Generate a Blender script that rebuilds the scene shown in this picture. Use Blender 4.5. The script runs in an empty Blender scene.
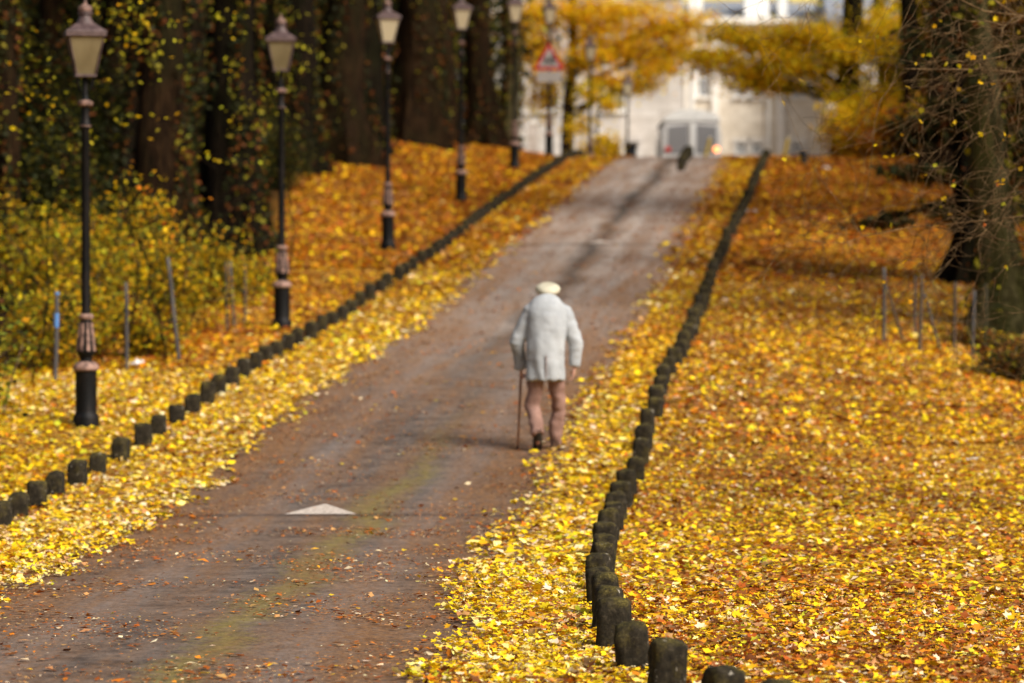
import bpy, bmesh, math, random
import numpy as np
from mathutils import Vector, Matrix, Quaternion
from mathutils import noise as mnoise

# ------------------------------------------------------------------ camera, sky, sun, exposure
R = math.radians
scene = bpy.context.scene
F_PX = 3450.0; HORIZON_Y = 300.0
cam_d = bpy.data.cameras.new('camera'); cam = bpy.data.objects.new('camera', cam_d)
scene.collection.objects.link(cam); scene.camera = cam
cam_d.sensor_width = 36.0; cam_d.lens = F_PX / 1024 * 36.0
cam_d.clip_start = 0.5; cam_d.clip_end = 3000
cam.location = (0, 0, 0)
cam.rotation_euler = (R(90) - math.atan((341.5 - HORIZON_Y) / F_PX), 0, 0)
cam_d.dof.use_dof = True; cam_d.dof.focus_distance = 22.0
cam_d.dof.aperture_fstop = (cam_d.lens / 1000) / 0.056

SUN_DIR = Vector((0.56, -0.50, 0.60)).normalized()       # towards the sun
world = bpy.data.worlds.new("World"); scene.world = world; world.use_nodes = True
wn = world.node_tree.nodes; wl = world.node_tree.links
bg = wn['Background']; sky = wn.new('ShaderNodeTexSky'); sky.sky_type = 'NISHITA'; sky.sun_disc = False
sky.sun_elevation = math.asin(SUN_DIR.z); sky.sun_rotation = math.atan2(SUN_DIR.x, SUN_DIR.y)
sky.air_density = 1.3; sky.dust_density = 4.0
wl.new(sky.outputs[0], bg.inputs[0]); bg.inputs[1].default_value = 0.06
sd = bpy.data.lights.new('sun', 'SUN'); sun = bpy.data.objects.new('sun', sd); scene.collection.objects.link(sun)
sd.energy = 4.4; sd.angle = R(34); sd.color = (1.0, 0.95, 0.87)
sun.rotation_euler = SUN_DIR.to_track_quat('Z', 'Y').to_euler()
scene.view_settings.view_transform = 'Standard'; scene.view_settings.look = 'None'
scene.view_settings.gamma = 1; scene.view_settings.exposure = 0.52; scene.view_settings.use_curve_mapping = False
scene.cycles.max_bounces = 6; scene.cycles.diffuse_bounces = 3; scene.cycles.transmission_bounces = 4
scene.cycles.transparent_max_bounces = 6

# ------------------------------------------------------------------ helpers
rng = np.random.default_rng(11); random.seed(11)
COL = scene.collection
def tag(o, label=None, cat=None, group=None, kind=None):
    if label: o['label'] = label
    if cat: o['category'] = cat
    if group: o['group'] = group
    if kind: o['kind'] = kind
    return o
def empty(name, loc, label, cat, group=None, rz=0):
    o = bpy.data.objects.new(name, None); COL.objects.link(o); o.location = loc; o.rotation_euler = (0, 0, rz)
    o.empty_display_size = 0.1
    return tag(o, label, cat, group)
def copy_tree(o, parent=None):
    c = o.copy(); COL.objects.link(c)
    if parent is not None: c.parent = parent
    for ch in list(o.children): copy_tree(ch, c)
    return c

class MB:
    def __init__(s): s.v = []; s.f = []
    def add(s, vs, fs):
        n = len(s.v); s.v += [tuple(v) for v in vs]; s.f += [tuple(i + n for i in f) for f in fs]
    def box(s, c, d, rz=0.0, taper=1.0, rot=None):
        x, y, z = d[0] / 2, d[1] / 2, d[2] / 2
        M = rot if rot is not None else Matrix.Rotation(rz, 3, 'Z')
        vs = []
        for sx, sy, sz in ((-1,-1,-1),(1,-1,-1),(1,1,-1),(-1,1,-1),(-1,-1,1),(1,-1,1),(1,1,1),(-1,1,1)):
            t = taper if sz > 0 else 1.0
            vs.append(Vector(c) + M @ Vector((sx * x * t, sy * y * t, sz * z)))
        s.add(vs, [(0,3,2,1),(4,5,6,7),(0,1,5,4),(1,2,6,5),(2,3,7,6),(3,0,4,7)])
    def tube(s, pts, rad, n=8, cap=True):
        pts = [Vector(p) for p in pts]; rings = []
        up = Vector((0.13, 0.21, 1)).normalized()
        prev = None
        base = len(s.v)
        for i, p in enumerate(pts):
            t = (pts[min(i+1, len(pts)-1)] - pts[max(i-1, 0)]).normalized()
            if prev is None:
                a = t.cross(Vector((0, 1, 0)) if abs(t.y) < .9 else Vector((1, 0, 0))).normalized()
            else:
                a = (prev - t * prev.dot(t)); a = a.normalized() if a.length > 1e-6 else t.orthogonal().normalized()
            prev = a; b = t.cross(a)
            r = rad[i] if hasattr(rad, '__len__') else rad
            for k in range(n):
                an = 2 * math.pi * k / n
                s.v.append(tuple(p + (a * math.cos(an) + b * math.sin(an)) * r))
        for i in range(len(pts) - 1):
            for k in range(n):
                k2 = (k + 1) % n
                s.f.append((base+i*n+k, base+i*n+k2, base+(i+1)*n+k2, base+(i+1)*n+k))
        if cap:
            s.f.append(tuple(base + k for k in range(n))[::-1])
            m = base + (len(pts)-1) * n; s.f.append(tuple(m + k for k in range(n)))
    def lathe(s, prof, n=16, c=(0, 0, 0), rz=0):
        base = len(s.v)
        for r, z in prof:
            for k in range(n):
                a = 2 * math.pi * k / n + rz
                s.v.append((c[0] + r * math.cos(a), c[1] + r * math.sin(a), c[2] + z))
        for i in range(len(prof) - 1):
            for k in range(n):
                k2 = (k + 1) % n
                s.f.append((base+i*n+k, base+i*n+k2, base+(i+1)*n+k2, base+(i+1)*n+k))
        s.f.append(tuple(base + k for k in range(n))[::-1])
        m = base + (len(prof)-1) * n; s.f.append(tuple(m + k for k in range(n)))
    def prism(s, poly, y0, y1):                     # poly in x,z ; extruded along y
        n = len(poly); vs = [(x, y0, z) for x, z in poly] + [(x, y1, z) for x, z in poly]
        s.add(vs, [tuple(range(n)), tuple(range(2*n-1, n-1, -1))] + [(i, n+i, n+(i+1) % n, (i+1) % n) for i in range(n)])
    def build(s, name, mat, parent=None, smooth=True, angle=40):
        me = bpy.data.meshes.new(name); me.from_pydata(s.v, [], s.f); me.update()
        bm = bmesh.new(); bm.from_mesh(me); bmesh.ops.recalc_face_normals(bm, faces=bm.faces[:]); bm.to_mesh(me); bm.free()
        me.materials.append(mat)
        if smooth:
            me.shade_smooth(); me.set_sharp_from_angle(angle=R(angle))
        o = bpy.data.objects.new(name, me); COL.objects.link(o)
        if parent is not None: o.parent = parent
        return o

def np_mesh(name, verts, faces, mat, col=None, parent=None, smooth=False):
    """verts Nx3, faces MxK (same K)."""
    me = bpy.data.meshes.new(name); nv = len(verts); nf, k = faces.shape
    me.vertices.add(nv); me.vertices.foreach_set('co', np.asarray(verts, np.float32).ravel())
    me.loops.add(nf * k); me.loops.foreach_set('vertex_index', faces.astype(np.int32).ravel())
    me.polygons.add(nf); me.polygons.foreach_set('loop_start', np.arange(0, nf*k, k, dtype=np.int32))
    if smooth: me.polygons.foreach_set('use_smooth', np.ones(nf, bool))
    me.update(calc_edges=True)
    if col is not None:
        at = me.color_attributes.new('tint', 'FLOAT_COLOR', 'POINT')
        c = np.ones((nv, 4), np.float32); c[:, :3] = col; at.data.foreach_set('color', c.ravel())
    me.materials.append(mat)
    o = bpy.data.objects.new(name, me); COL.objects.link(o)
    if parent is not None: o.parent = parent
    return o

# ------------------------------------------------------------------ materials
class NT:
    def __init__(s, name):
        s.m = bpy.data.materials.new(name); s.m.use_nodes = True; s.t = s.m.node_tree; s.n = s.t.nodes; s.l = s.t.links
        s.p = s.n['Principled BSDF']; s.out = s.n['Material Output']
    def new(s, typ, **kw):
        nd = s.n.new(typ)
        for k, v in kw.items(): setattr(nd, k, v)
        return nd
    def link(s, a, b): s.l.new(a, b)
    def coord(s, kind='Object', scale=(1, 1, 1)):
        tc = s.new('ShaderNodeTexCoord'); mp = s.new('ShaderNodeMapping'); mp.inputs['Scale'].default_value = scale
        s.link(tc.outputs[kind], mp.inputs[0]); return mp.outputs[0]
    def pos(s, scale=(1, 1, 1)):
        tc = s.new('ShaderNodeNewGeometry'); mp = s.new('ShaderNodeMapping'); mp.inputs['Scale'].default_value = scale
        s.link(tc.outputs['Position'], mp.inputs[0]); return mp.outputs[0]
    def noise(s, vec, scale=5, detail=4, rough=.55):
        nd = s.new('ShaderNodeTexNoise'); nd.inputs['Scale'].default_value = scale; nd.inputs['Detail'].default_value = detail
        nd.inputs['Roughness'].default_value = rough
        if vec is not None: s.link(vec, nd.inputs['Vector'])
        return nd.outputs['Fac']
    def ramp(s, fac, stops, interp='LINEAR'):
        nd = s.new('ShaderNodeValToRGB'); cr = nd.color_ramp; cr.interpolation = interp
        while len(cr.elements) < len(stops): cr.elements.new(.5)
        for e, (p, c) in zip(cr.elements, stops): e.position = p; e.color = (*c, 1) if len(c) == 3 else c
        s.link(fac, nd.inputs[0]); return nd.outputs[0]
    def mix(s, fac, a, b, blend='MIX'):
        nd = s.new('ShaderNodeMixRGB', blend_type=blend)
        for i, v in ((0, fac), (1, a), (2, b)):
            if hasattr(v, 'links') or hasattr(v, 'is_linked'): s.link(v, nd.inputs[i])
            elif i == 0: nd.inputs[0].default_value = v
            else: nd.inputs[i].default_value = (*v, 1)
        return nd.outputs[0]
    def math(s, op, a, b=0.0, clamp=False):
        nd = s.new('ShaderNodeMath', operation=op); nd.use_clamp = clamp
        for i, v in ((0, a), (1, b)):
            if hasattr(v, 'is_linked'): s.link(v, nd.inputs[i])
            else: nd.inputs[i].default_value = v
        return nd.outputs[0]
    def bump(s, h, strength=.5, dist=.02):
        b = s.new('ShaderNodeBump'); b.inputs['Strength'].default_value = strength; b.inputs['Distance'].default_value = dist
        s.link(h, b.inputs['Height']); s.link(b.outputs[0], s.p.inputs['Normal'])
    def base(s, c, rough=.8, metal=0, spec=.4):
        if hasattr(c, 'is_linked'): s.link(c, s.p.inputs['Base Color'])
        else: s.p.inputs['Base Color'].default_value = (*c, 1)
        s.p.inputs['Roughness'].default_value = rough; s.p.inputs['Metallic'].default_value = metal
        s.p.inputs['Specular IOR Level'].default_value = spec
        return s.m

def simple(name, c1, c2, scale=6, rough=.7, bump=.3, dist=.01, metal=0, spec=.4, stretch=(1, 1, 1), lo=.35, hi=.65):
    t = NT(name); v = t.coord('Object', stretch); f = t.noise(v, scale, 5, .6)
    t.bump(f, bump, dist); return t.base(t.ramp(f, [(lo, c1), (hi, c2)]), rough, metal, spec)

def leaf_mat(name, trans=.3, rough=.55):
    t = NT(name); a = t.new('ShaderNodeAttribute'); a.attribute_name = 'tint'
    t.base(a.outputs['Color'], rough, 0, .18)
    tr = t.new('ShaderNodeBsdfTranslucent'); t.link(a.outputs['Color'], tr.inputs[0])
    mx = t.new('ShaderNodeMixShader'); mx.inputs[0].default_value = trans
    t.link(t.p.outputs[0], mx.inputs[1]); t.link(tr.outputs[0], mx.inputs[2]); t.link(mx.outputs[0], t.out.inputs[0])
    return t.m
M_leaf = leaf_mat('leaf', .48, .65); M_litter = leaf_mat('fallen leaf', .12, .7)

def bark_mat(name, c1, c2, moss=None, moss_amt=.5):
    t = NT(name); v = t.pos((1, 1, .16)); f = t.noise(v, 9, 6, .65); col = t.ramp(f, [(.35, c1), (.62, c2)])
    if moss:
        f2 = t.noise(t.pos((1, 1, .35)), 1.3, 4, .6); col = t.mix(t.ramp(f2, [(moss_amt - .08, (0, 0, 0)), (moss_amt + .1, (1, 1, 1))]), col, moss)
    f3 = t.noise(t.pos((1, 1, .10)), 22, 5, .75); col = t.mix(.85, col, t.ramp(f3, [(.38, (.25, .24, .22)), (.60, (1.3, 1.28, 1.22))]), 'MULTIPLY'); t.bump(t.math('ADD', f, f3), 1.0, .10); return t.base(col, .95, 0, .06)
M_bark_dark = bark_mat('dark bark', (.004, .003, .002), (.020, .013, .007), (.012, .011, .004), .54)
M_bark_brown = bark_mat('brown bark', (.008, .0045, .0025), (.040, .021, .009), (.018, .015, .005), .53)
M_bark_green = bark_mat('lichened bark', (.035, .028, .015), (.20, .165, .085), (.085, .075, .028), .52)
M_bark_pale = bark_mat('pale bark', (.05, .042, .017), (.17, .15, .11), (.05, .046, .018), .53)
M_bark_moss = bark_mat('mossy rough bark', (.010, .008, .004), (.15, .125, .06), (.055, .052, .014), .5)
M_twig = bark_mat('twig bark', (.08, .046, .022), (.38, .25, .13))

# ------------------------------------------------------------------ the lie of the land
TZ = np.arange(-60, 260, .5)
def table(pairs, sig=2.5):
    z = np.array([p[0] for p in pairs], float); v = np.array([p[1] for p in pairs], float)
    t = np.interp(TZ, z, v); k = np.exp(-.5 * (np.arange(-24, 25) * .5 / sig) ** 2); k /= k.sum()
    return np.convolve(np.pad(t, 24, mode='edge'), k, mode='valid')
T_P = table([(-60,-1.9),(0,-1.9),(10,-1.96),(20,-2.03),(26,-2.03),(31,-2.02),(34.5,-1.90),(36.5,-1.71),(39,-1.45),(45,-.99),(52.6,-.45),(59,.22),(66,.94),(72.5,1.61),
             (79.4,2.26),(87,2.98),(95,3.68),(100,4.06),(104,4.30),(108,4.44),(113,4.50),(119,4.38),(132,3.9),(150,3.6),(260,3.6)], 2.0)
T_RC = table([(-60,-3.2),(0,-3.0),(10,-2.4),(17,-2.05),(23.5,-1.87),(30,-1.62),(36.5,-1.24),(45,-.55),(55,.40),(62,1.12),(74,2.3),(90,3.75),(106,5.12),(120,6.3),(150,8.5),(260,16)], 2.5)
T_LR = table([(-60,-5.6),(20,-4.5),(28,-4.45),(31.4,-4.52),(34,-4.42),(36.7,-4.08),(41,-3.72),(45,-3.45),(49,-3.12),(54,-2.65),(60,-2.0),(66,-1.32),(79.4,-.16),(89,.74),(100,1.62),(106,2.1),(125,3.4),(260,3.4)], 1.5)
T_RR = table([(-60,5),(11,3),(14.5,1.7),(15.8,1.22),(16.6,.99),(17.5,.79),(18.7,.64),(20,.585),(22,.58),(24.3,.62),(26,.68),(29.8,.87),(31,.92),(34.5,1.22),(44,1.95),(50,2.55),(62,3.66),(79,5.4),(95,6.9),(106,7.85),(120,9),(260,9)], .45)
def tab(T, z): return np.interp(z, TZ, T)
def ss(x): x = np.clip(x, 0, 1); return x * x * (3 - 2 * x)
def ground(X, Z):
    X = np.asarray(X, float); Z = np.asarray(Z, float)
    h = tab(T_P, Z)
    dl = tab(T_LR, Z) - X
    h = h + ss((Z - 60) / 30) * np.clip(np.where(dl > 1.0, (dl - 1.0), 0), 0, 14) * .17 * (1 - ss((Z - 125) / 30))
    h = h - ss((52 - Z) / 10) * ss((Z - 33) / 8) * ss((dl - 2.0) / 5) * .25
    dr = X - tab(T_RR, Z)
    h = h - ss((dr - 3.3) / 3) * ss((60 - Z) / 12) * ss((Z - 36) / 8) * .35
    h = h + .05 * np.sin(X * .9 + 1) * np.sin(Z * .37) * ss((np.abs(X - tab(T_RC, Z)) - 2.4) / 2)
    return h
def G(x, z): return float(ground(x, z))
def PX(px, z): return (px - 512) * z / F_PX
def PH(py, z): return (HORIZON_Y - py) * z / F_PX

def grid_mesh(name, xs, zs, hf, mat):
    XX, ZZ = np.meshgrid(xs, zs); H = hf(XX, ZZ)
    v = np.stack([XX.ravel(), ZZ.ravel(), H.ravel()], 1); nx = len(xs); nz = len(zs)
    i, j = np.meshgrid(np.arange(nx-1), np.arange(nz-1)); a = (j * nx + i).ravel()
    return np_mesh(name, v, np.stack([a, a+1, a+nx+1, a+nx], 1), mat, smooth=True)

# leaf-strewn ground
t = NT('leaf strewn ground')
g = t.pos(); vo = t.new('ShaderNodeTexVoronoi'); vo.inputs['Scale'].default_value = 15; t.link(g, vo.inputs['Vector'])
sep = t.new('ShaderNodeSeparateColor'); t.link(vo.outputs['Color'], sep.inputs[0])
cA = t.ramp(sep.outputs[0], [(0, (.10, .04, .012)), (.25, (.26, .11, .02)), (.5, (.45, .24, .02)), (.8, (.56, .33, .05)), (1, (.30, .15, .05))])
cB = t.ramp(sep.outputs[0], [(0, (.05, .018, .006)), (.3, (.20, .065, .010)), (.6, (.40, .15, .012)), (.85, (.50, .24, .02)), (1, (.22, .09, .03))])
sx = t.new('ShaderNodeSeparateXYZ'); t.link(g, sx.inputs[0])
far = t.math('MULTIPLY', t.math('SUBTRACT', sx.outputs[1], 45), 1/40, True)
n = t.noise(g, .5, 5); col = t.mix(far, cA, cB); col = t.mix(t.ramp(n, [(.42, (0, 0, 0)), (.7, (.75, .75, .75))]), col, (.13, .065, .022))
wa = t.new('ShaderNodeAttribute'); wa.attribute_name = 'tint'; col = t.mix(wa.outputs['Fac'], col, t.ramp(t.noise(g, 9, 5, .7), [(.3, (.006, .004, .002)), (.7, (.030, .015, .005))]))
t.bump(vo.outputs['Distance'], .8, .03); M_ground = t.base(col, .95, 0, .05)
xs = np.concatenate([[-900, -400, -200, -120, -80, -60, -48], np.arange(-40, -14, 1.5), np.arange(-14, 18, .4), np.arange(18, 42, 1.5), [50, 70, 100, 160, 300, 900]])
zs = np.concatenate([[-400, -150, -60, -30, -10, 0], np.arange(5, 135, .5), np.arange(136, 190, 3), [200, 230, 258, 400, 900, 2500]])
T_TL = table([(-60,-30),(30,-16),(38,-7.2),(44,-7.4),(50,-6.0),(58,-4.9),(66,-4.7),(74,-4.9),(82,-5.0),(92,-4.3),(100,-3.4),(108,-2.5),(118,-.6),(130,.5),(260,.5)], 1.5)
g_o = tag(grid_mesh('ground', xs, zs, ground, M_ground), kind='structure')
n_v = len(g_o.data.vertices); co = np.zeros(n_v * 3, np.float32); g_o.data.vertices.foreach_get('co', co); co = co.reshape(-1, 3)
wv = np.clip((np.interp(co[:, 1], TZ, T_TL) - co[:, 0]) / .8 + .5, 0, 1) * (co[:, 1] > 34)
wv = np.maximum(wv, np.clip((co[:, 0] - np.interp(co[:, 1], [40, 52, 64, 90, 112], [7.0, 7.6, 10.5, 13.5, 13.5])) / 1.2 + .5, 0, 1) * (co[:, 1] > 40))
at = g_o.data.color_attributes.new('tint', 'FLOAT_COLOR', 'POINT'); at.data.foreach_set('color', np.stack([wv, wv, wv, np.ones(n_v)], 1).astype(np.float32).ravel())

# road : UV = (metres across, metres along)
def make_road():
    zs = np.concatenate([np.arange(-20, 12, 1.0), np.arange(12, 128, .2)]); us = np.linspace(-1.78, 1.78, 19)
    U, ZZ = np.meshgrid(us, zs); X = tab(T_RC, ZZ) + U
    wid = 1 - .0 * ZZ
    hump = .02 * np.clip(1 - ((ZZ - 32.9) / 1.5) ** 2, 0, 1) + .02 * np.clip(1 - ((ZZ - 68.2) / 1.5) ** 2, 0, 1)
    H = tab(T_P, ZZ) + .03 - .012 * (U / 1.78) ** 2 + hump * np.clip(1.15 - np.abs(U) / 1.7, 0, 1) ** .5
    v = np.stack([X.ravel(), ZZ.ravel(), H.ravel()], 1); nx = len(us); nz = len(zs)
    i, j = np.meshgrid(np.arange(nx-1), np.arange(nz-1)); a = (j * nx + i).ravel()
    f = np.stack([a, a+1, a+nx+1, a+nx], 1)
    t = NT('worn asphalt'); tc = t.new('ShaderNodeTexCoord'); s = t.new('ShaderNodeSeparateXYZ'); t.link(tc.outputs['UV'], s.inputs[0])
    u, w = s.outputs[0], s.outputs[1]; g = t.pos()
    fine = t.noise(g, 55, 4, .8); mid = t.noise(g, 3.2, 6, .65); big = t.noise(g, .45, 4, .6)
    streak = t.noise(t.coord('UV', (3.0, .22, 1)), 1, 5, .6)
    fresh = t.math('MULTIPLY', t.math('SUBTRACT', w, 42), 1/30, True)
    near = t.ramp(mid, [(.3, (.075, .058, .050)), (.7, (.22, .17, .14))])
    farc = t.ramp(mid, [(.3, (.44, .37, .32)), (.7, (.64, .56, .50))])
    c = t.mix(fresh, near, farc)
    # darker worn strip down the middle of the upper road and a dark repair lower down
    cen = t.math('SUBTRACT', 1.0, t.math('MULTIPLY', t.math('ABSOLUTE', t.math('ADD', u, t.math('MULTIPLY', t.math('SUBTRACT', big, .5), .9))), 2.6), True)
    c = t.mix(t.math('MULTIPLY', t.math('MULTIPLY', cen, .95), t.math('MULTIPLY', t.math('SUBTRACT', w, 42), .1, True)), c, (.085, .07, .06))
    # moss strip, wandering
    mo = t.math('SUBTRACT', 1.0, t.math('MULTIPLY', t.math('ABSOLUTE', t.math('SUBTRACT', u, t.math('MULTIPLY', t.math('SUBTRACT', big, .20), .9))), 2.3), True)
    mo = t.math('MULTIPLY', mo, t.math('MULTIPLY', t.math('SUBTRACT', 46, w), .08, True))
    mo = t.math('MULTIPLY', t.math('ADD', t.math('SUBTRACT', mo, .45), t.math('MULTIPLY', t.math('SUBTRACT', t.noise(t.pos((1, .5, 1)), 14, 6, .8), .48), 2.6)), 1.4, True)
    mo = t.math('MULTIPLY', mo, .8)
    c = t.mix(mo, c, (.25, .205, .055))
    tr_ = t.math('SUBTRACT', 1.0, t.math('MULTIPLY', t.math('ABSOLUTE', t.math('SUBTRACT', t.math('ABSOLUTE', u), .78)), 2.8), True)
    c = t.mix(t.math('MULTIPLY', tr_, .38), c, (.30, .265, .25))
    # brown leaf dust towards the edges and in drifts
    ed = t.math('MULTIPLY', t.math('SUBTRACT', t.math('ABSOLUTE', u), .25), .75, True)
    dr = t.math('ADD', t.math('MULTIPLY', ed, .75), t.math('MULTIPLY', t.math('SUBTRACT', streak, .40), 3.2))
    dr = t.math('MULTIPLY', dr, t.ramp(t.noise(g, 14, 6, .75), [(.38, (.15, .15, .15)), (.56, (1, 1, 1))]), True)
    dust = t.ramp(t.noise(g, 22, 4, .7), [(.35, (.13, .055, .020)), (.65, (.38, .20, .085))])
    c = t.mix(t.math('MULTIPLY', dr, .85, True), c, dust)
    # cross joints at the two humps
    for z0 in (31.35, 67.0):
        j = t.math('SUBTRACT', 1.0, t.math('MULTIPLY', t.math('ABSOLUTE', t.math('SUBTRACT', w, z0)), 4.5), True)
        c = t.mix(t.math('MULTIPLY', j, .7), c, (.06, .045, .04))
    c = t.mix(.8, c, t.ramp(t.noise(t.pos((1, .45, 1)), 16, 5, .85), [(.35, (.6, .57, .55)), (.60, (1.25, 1.22, 1.2))]), 'MULTIPLY')
    c = t.mix(.5, c, t.ramp(fine, [(.32, (.25, .25, .25)), (.7, (1, 1, 1))]), 'MULTIPLY')
    t.bump(fine, .6, .01); m = t.base(c, .95, 0, .12)
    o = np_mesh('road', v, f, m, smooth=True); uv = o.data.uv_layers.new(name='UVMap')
    li = f.ravel(); uv.data.foreach_set('uv', np.stack([U.ravel()[li], ZZ.ravel()[li]], 1).astype(np.float32).ravel())
    return tag(o, kind='structure')
make_road()
def road_h(x, z):
    u = x - float(tab(T_RC, z))
    hump = .02 * max(0, 1 - ((z - 32.9) / 1.5) ** 2) + .02 * max(0, 1 - ((z - 68.2) / 1.5) ** 2)
    return float(tab(T_P, z)) + .03 - .012 * (u / 1.78) ** 2 + hump * max(0, 1.15 - abs(u) / 1.7) ** .5

# forecourt at the top
t = NT('forecourt asphalt'); g = t.pos(); f = t.noise(g, 2, 6, .6)
M_fore = t.base(t.ramp(f, [(.3, (.13, .12, .11)), (.7, (.22, .20, .19))]), .85)
tag(grid_mesh('forecourt', np.arange(-14, 44, 2.0), np.arange(128.5, 163, 1.5), lambda x, z: ground(x, z) + .035, M_fore), kind='structure')

# painted triangles on the humps
t = NT('worn road paint'); f = t.noise(t.pos(), 30, 5, .7)
M_paint = t.base(t.ramp(f, [(.3, (.16, .12, .10)), (.42, (.34, .27, .22)), (.56, (.60, .52, .45))]), .7)
def painted_triangle(px, z0, z1, halfw, label):
    mb = MB(); x0 = PX(px, z0); n = 8; vs = []; fs = []
    for i in range(n + 1):
        z = z0 + (z1 - z0) * i / n; w = halfw * (1 - i / n * .96)
        for k in range(5):
            x = x0 + w * (k / 2 - 1); vs.append((x, z, road_h(x, z) + .005))
    for i in range(n):
        for k in range(4): a = i * 5 + k; fs.append((a, a+1, a+6, a+5))
    mb.add(vs, fs); tag(mb.build('hump_marking', M_paint), label, 'road marking', 'painted hump triangles')
painted_triangle(320, 31.40, 32.25, .33, 'large white painted triangle on the near road hump in front of the man')
painted_triangle(601, 67.2, 67.8, .24, 'pale worn painted mark on the far road hump beyond the man')

# ------------------------------------------------------------------ leaves
PAL = {k: np.array(v) for k, v in dict(sunny=(.95, .66, .03), 
    yellow=(.84, .56, .010), cream=(.84, .65, .20), gold=(.68, .36, .008), orange=(.58, .18, .010), tan=(.50, .26, .09),
    brown=(.17, .055, .012), rust=(.34, .085, .010), pale=(.80, .62, .38), lime=(.55, .50, .024), green=(.22, .26, .03), dkgreen=(.030, .034, .009), olive=(.32, .28, .025)).items()}
def pick(n, w, jit=.14):
    ks = list(w); p = np.array([w[k] for k in ks], float); p /= p.sum()
    c = np.stack([PAL[k] for k in ks])[rng.choice(len(ks), n, p=p)]
    return np.clip(c * (1 + rng.normal(0, jit, (n, 1))) * (1 + rng.normal(0, .05, (n, 3))), .004, .95)
def frames(n, tilt, flat=True):
    """random orthonormal frames; normals within tilt of +z"""
    az = rng.uniform(0, 2*np.pi, n); ti = np.abs(rng.normal(0, tilt, n)) if flat else np.arccos(rng.uniform(-1, 1, n))
    nz = np.stack([np.sin(ti)*np.cos(az), np.sin(ti)*np.sin(az), np.cos(ti)], 1)
    r = rng.normal(size=(n, 3)); a = np.cross(nz, r); a /= np.linalg.norm(a, axis=1, keepdims=True); b = np.cross(nz, a)
    return a, b, nz
def leaf_geo(P, size, A, B, N, detailed):
    n = len(P)
    if detailed:     # lobed leaf, folded along its midrib, curled
        ang = np.array([0, 28, 55, 85, 115, 150, 180, 210, 245, 275, 305, 332]) * np.pi / 180
        rad = np.array([1.0, .60, .92, .55, .78, .50, .34, .50, .78, .55, .92, .60])
        tp = np.concatenate([[[0, 0]], np.stack([rad*np.cos(ang), rad*np.sin(ang)*.92], 1)])
        curl = rng.uniform(-.35, .55, (n, 1)); fold = rng.uniform(.0, .6, (n, 1))
        k = len(tp); x = tp[:, 0][None] * np.ones((n, 1)); y = tp[:, 1][None] * np.ones((n, 1))
        z = curl * x * x + fold * np.abs(y) * .6 + rng.normal(0, .07, (n, k))
        tri = np.array([[0, 1+i, 1+(i+1) % 12] for i in range(12)])
    else:
        tp = np.array([[1, 0], [.1, .62], [-.9, 0], [.1, -.62]]); k = 4
        curl = rng.uniform(-.3, .4, (n, 1)); x = tp[:, 0][None] * np.ones((n, 1)); y = tp[:, 1][None] * np.ones((n, 1))
        z = curl * np.abs(y) + 0 * x
        tri = np.array([[0, 1, 2], [0, 2, 3]])
    s = (np.asarray(size) * .5)[:, None, None]
    V = P[:, None, :] + s * (x[..., None]*A[:, None] + y[..., None]*B[:, None] + z[..., None]*N[:, None])
    F = (np.arange(n) * k)[:, None, None] + tri[None]
    return V.reshape(-1, 3), F.reshape(-1, 3), k
M_leaf2 = leaf_mat('thin leaf', .5, .7)
def leaves(name, P, size, col, mat, parent=None, tilt=.5, flat=True, detailed=False):
    A, B, N = frames(len(P), tilt, flat); V, F, k = leaf_geo(P, size, A, B, N, detailed)
    return np_mesh(name, V, F, mat, np.repeat(col, k, 0), parent)
def vnoise(x, y, s, seed=0.0):
    return np.array([mnoise.noise(Vector((a * s, b * s, seed))) for a, b in zip(x, y)])

def scatter_zone(z0, z1, dens, xlo, xhi):
    """uniform by area, inside the strip xlo(z)..xhi(z), cut to what the photo could see (with a margin)"""
    zz = np.linspace(z0, z1, 60)
    lo = np.maximum(xlo(zz), -.150 * zz - 1.2); hi = np.minimum(xhi(zz), .150 * zz + 1.2); w = np.clip(hi - lo, 0, None)
    n = int(np.trapezoid(w, zz) * dens) if hasattr(np, 'trapezoid') else int(np.trapz(w, zz) * dens)
    if n <= 0: return np.zeros(0), np.zeros(0)
    cum = np.cumsum(w); z = np.interp(rng.uniform(0, cum[-1], n), cum, zz)
    l = np.maximum(xlo(z), -.150 * z - 1.2); h = np.minimum(xhi(z), .150 * z + 1.2)
    return l + (h - l) * rng.uniform(0, 1, n), z
W_VERGE = dict(yellow=6.5, cream=2.4, gold=1.8, pale=1.5, tan=1.0, orange=.6, lime=.8, brown=.9)
W_LAWN = dict(yellow=3.8, gold=2.6, orange=2.0, tan=2.2, pale=1.3, cream=.8, brown=2.4, rust=1.9, lime=.3)
W_FAR = dict(gold=3.0, orange=3.6, yellow=.8, rust=2.4, brown=2.4, tan=.6)
W_FARV = dict(gold=3.2, yellow=3.0, orange=1.8, tan=1.4, brown=.8, cream=.6)
W_LBANK = dict(yellow=5, gold=2.5, lime=1.5, orange=.8, tan=1.0, cream=.8, brown=.6)
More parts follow.
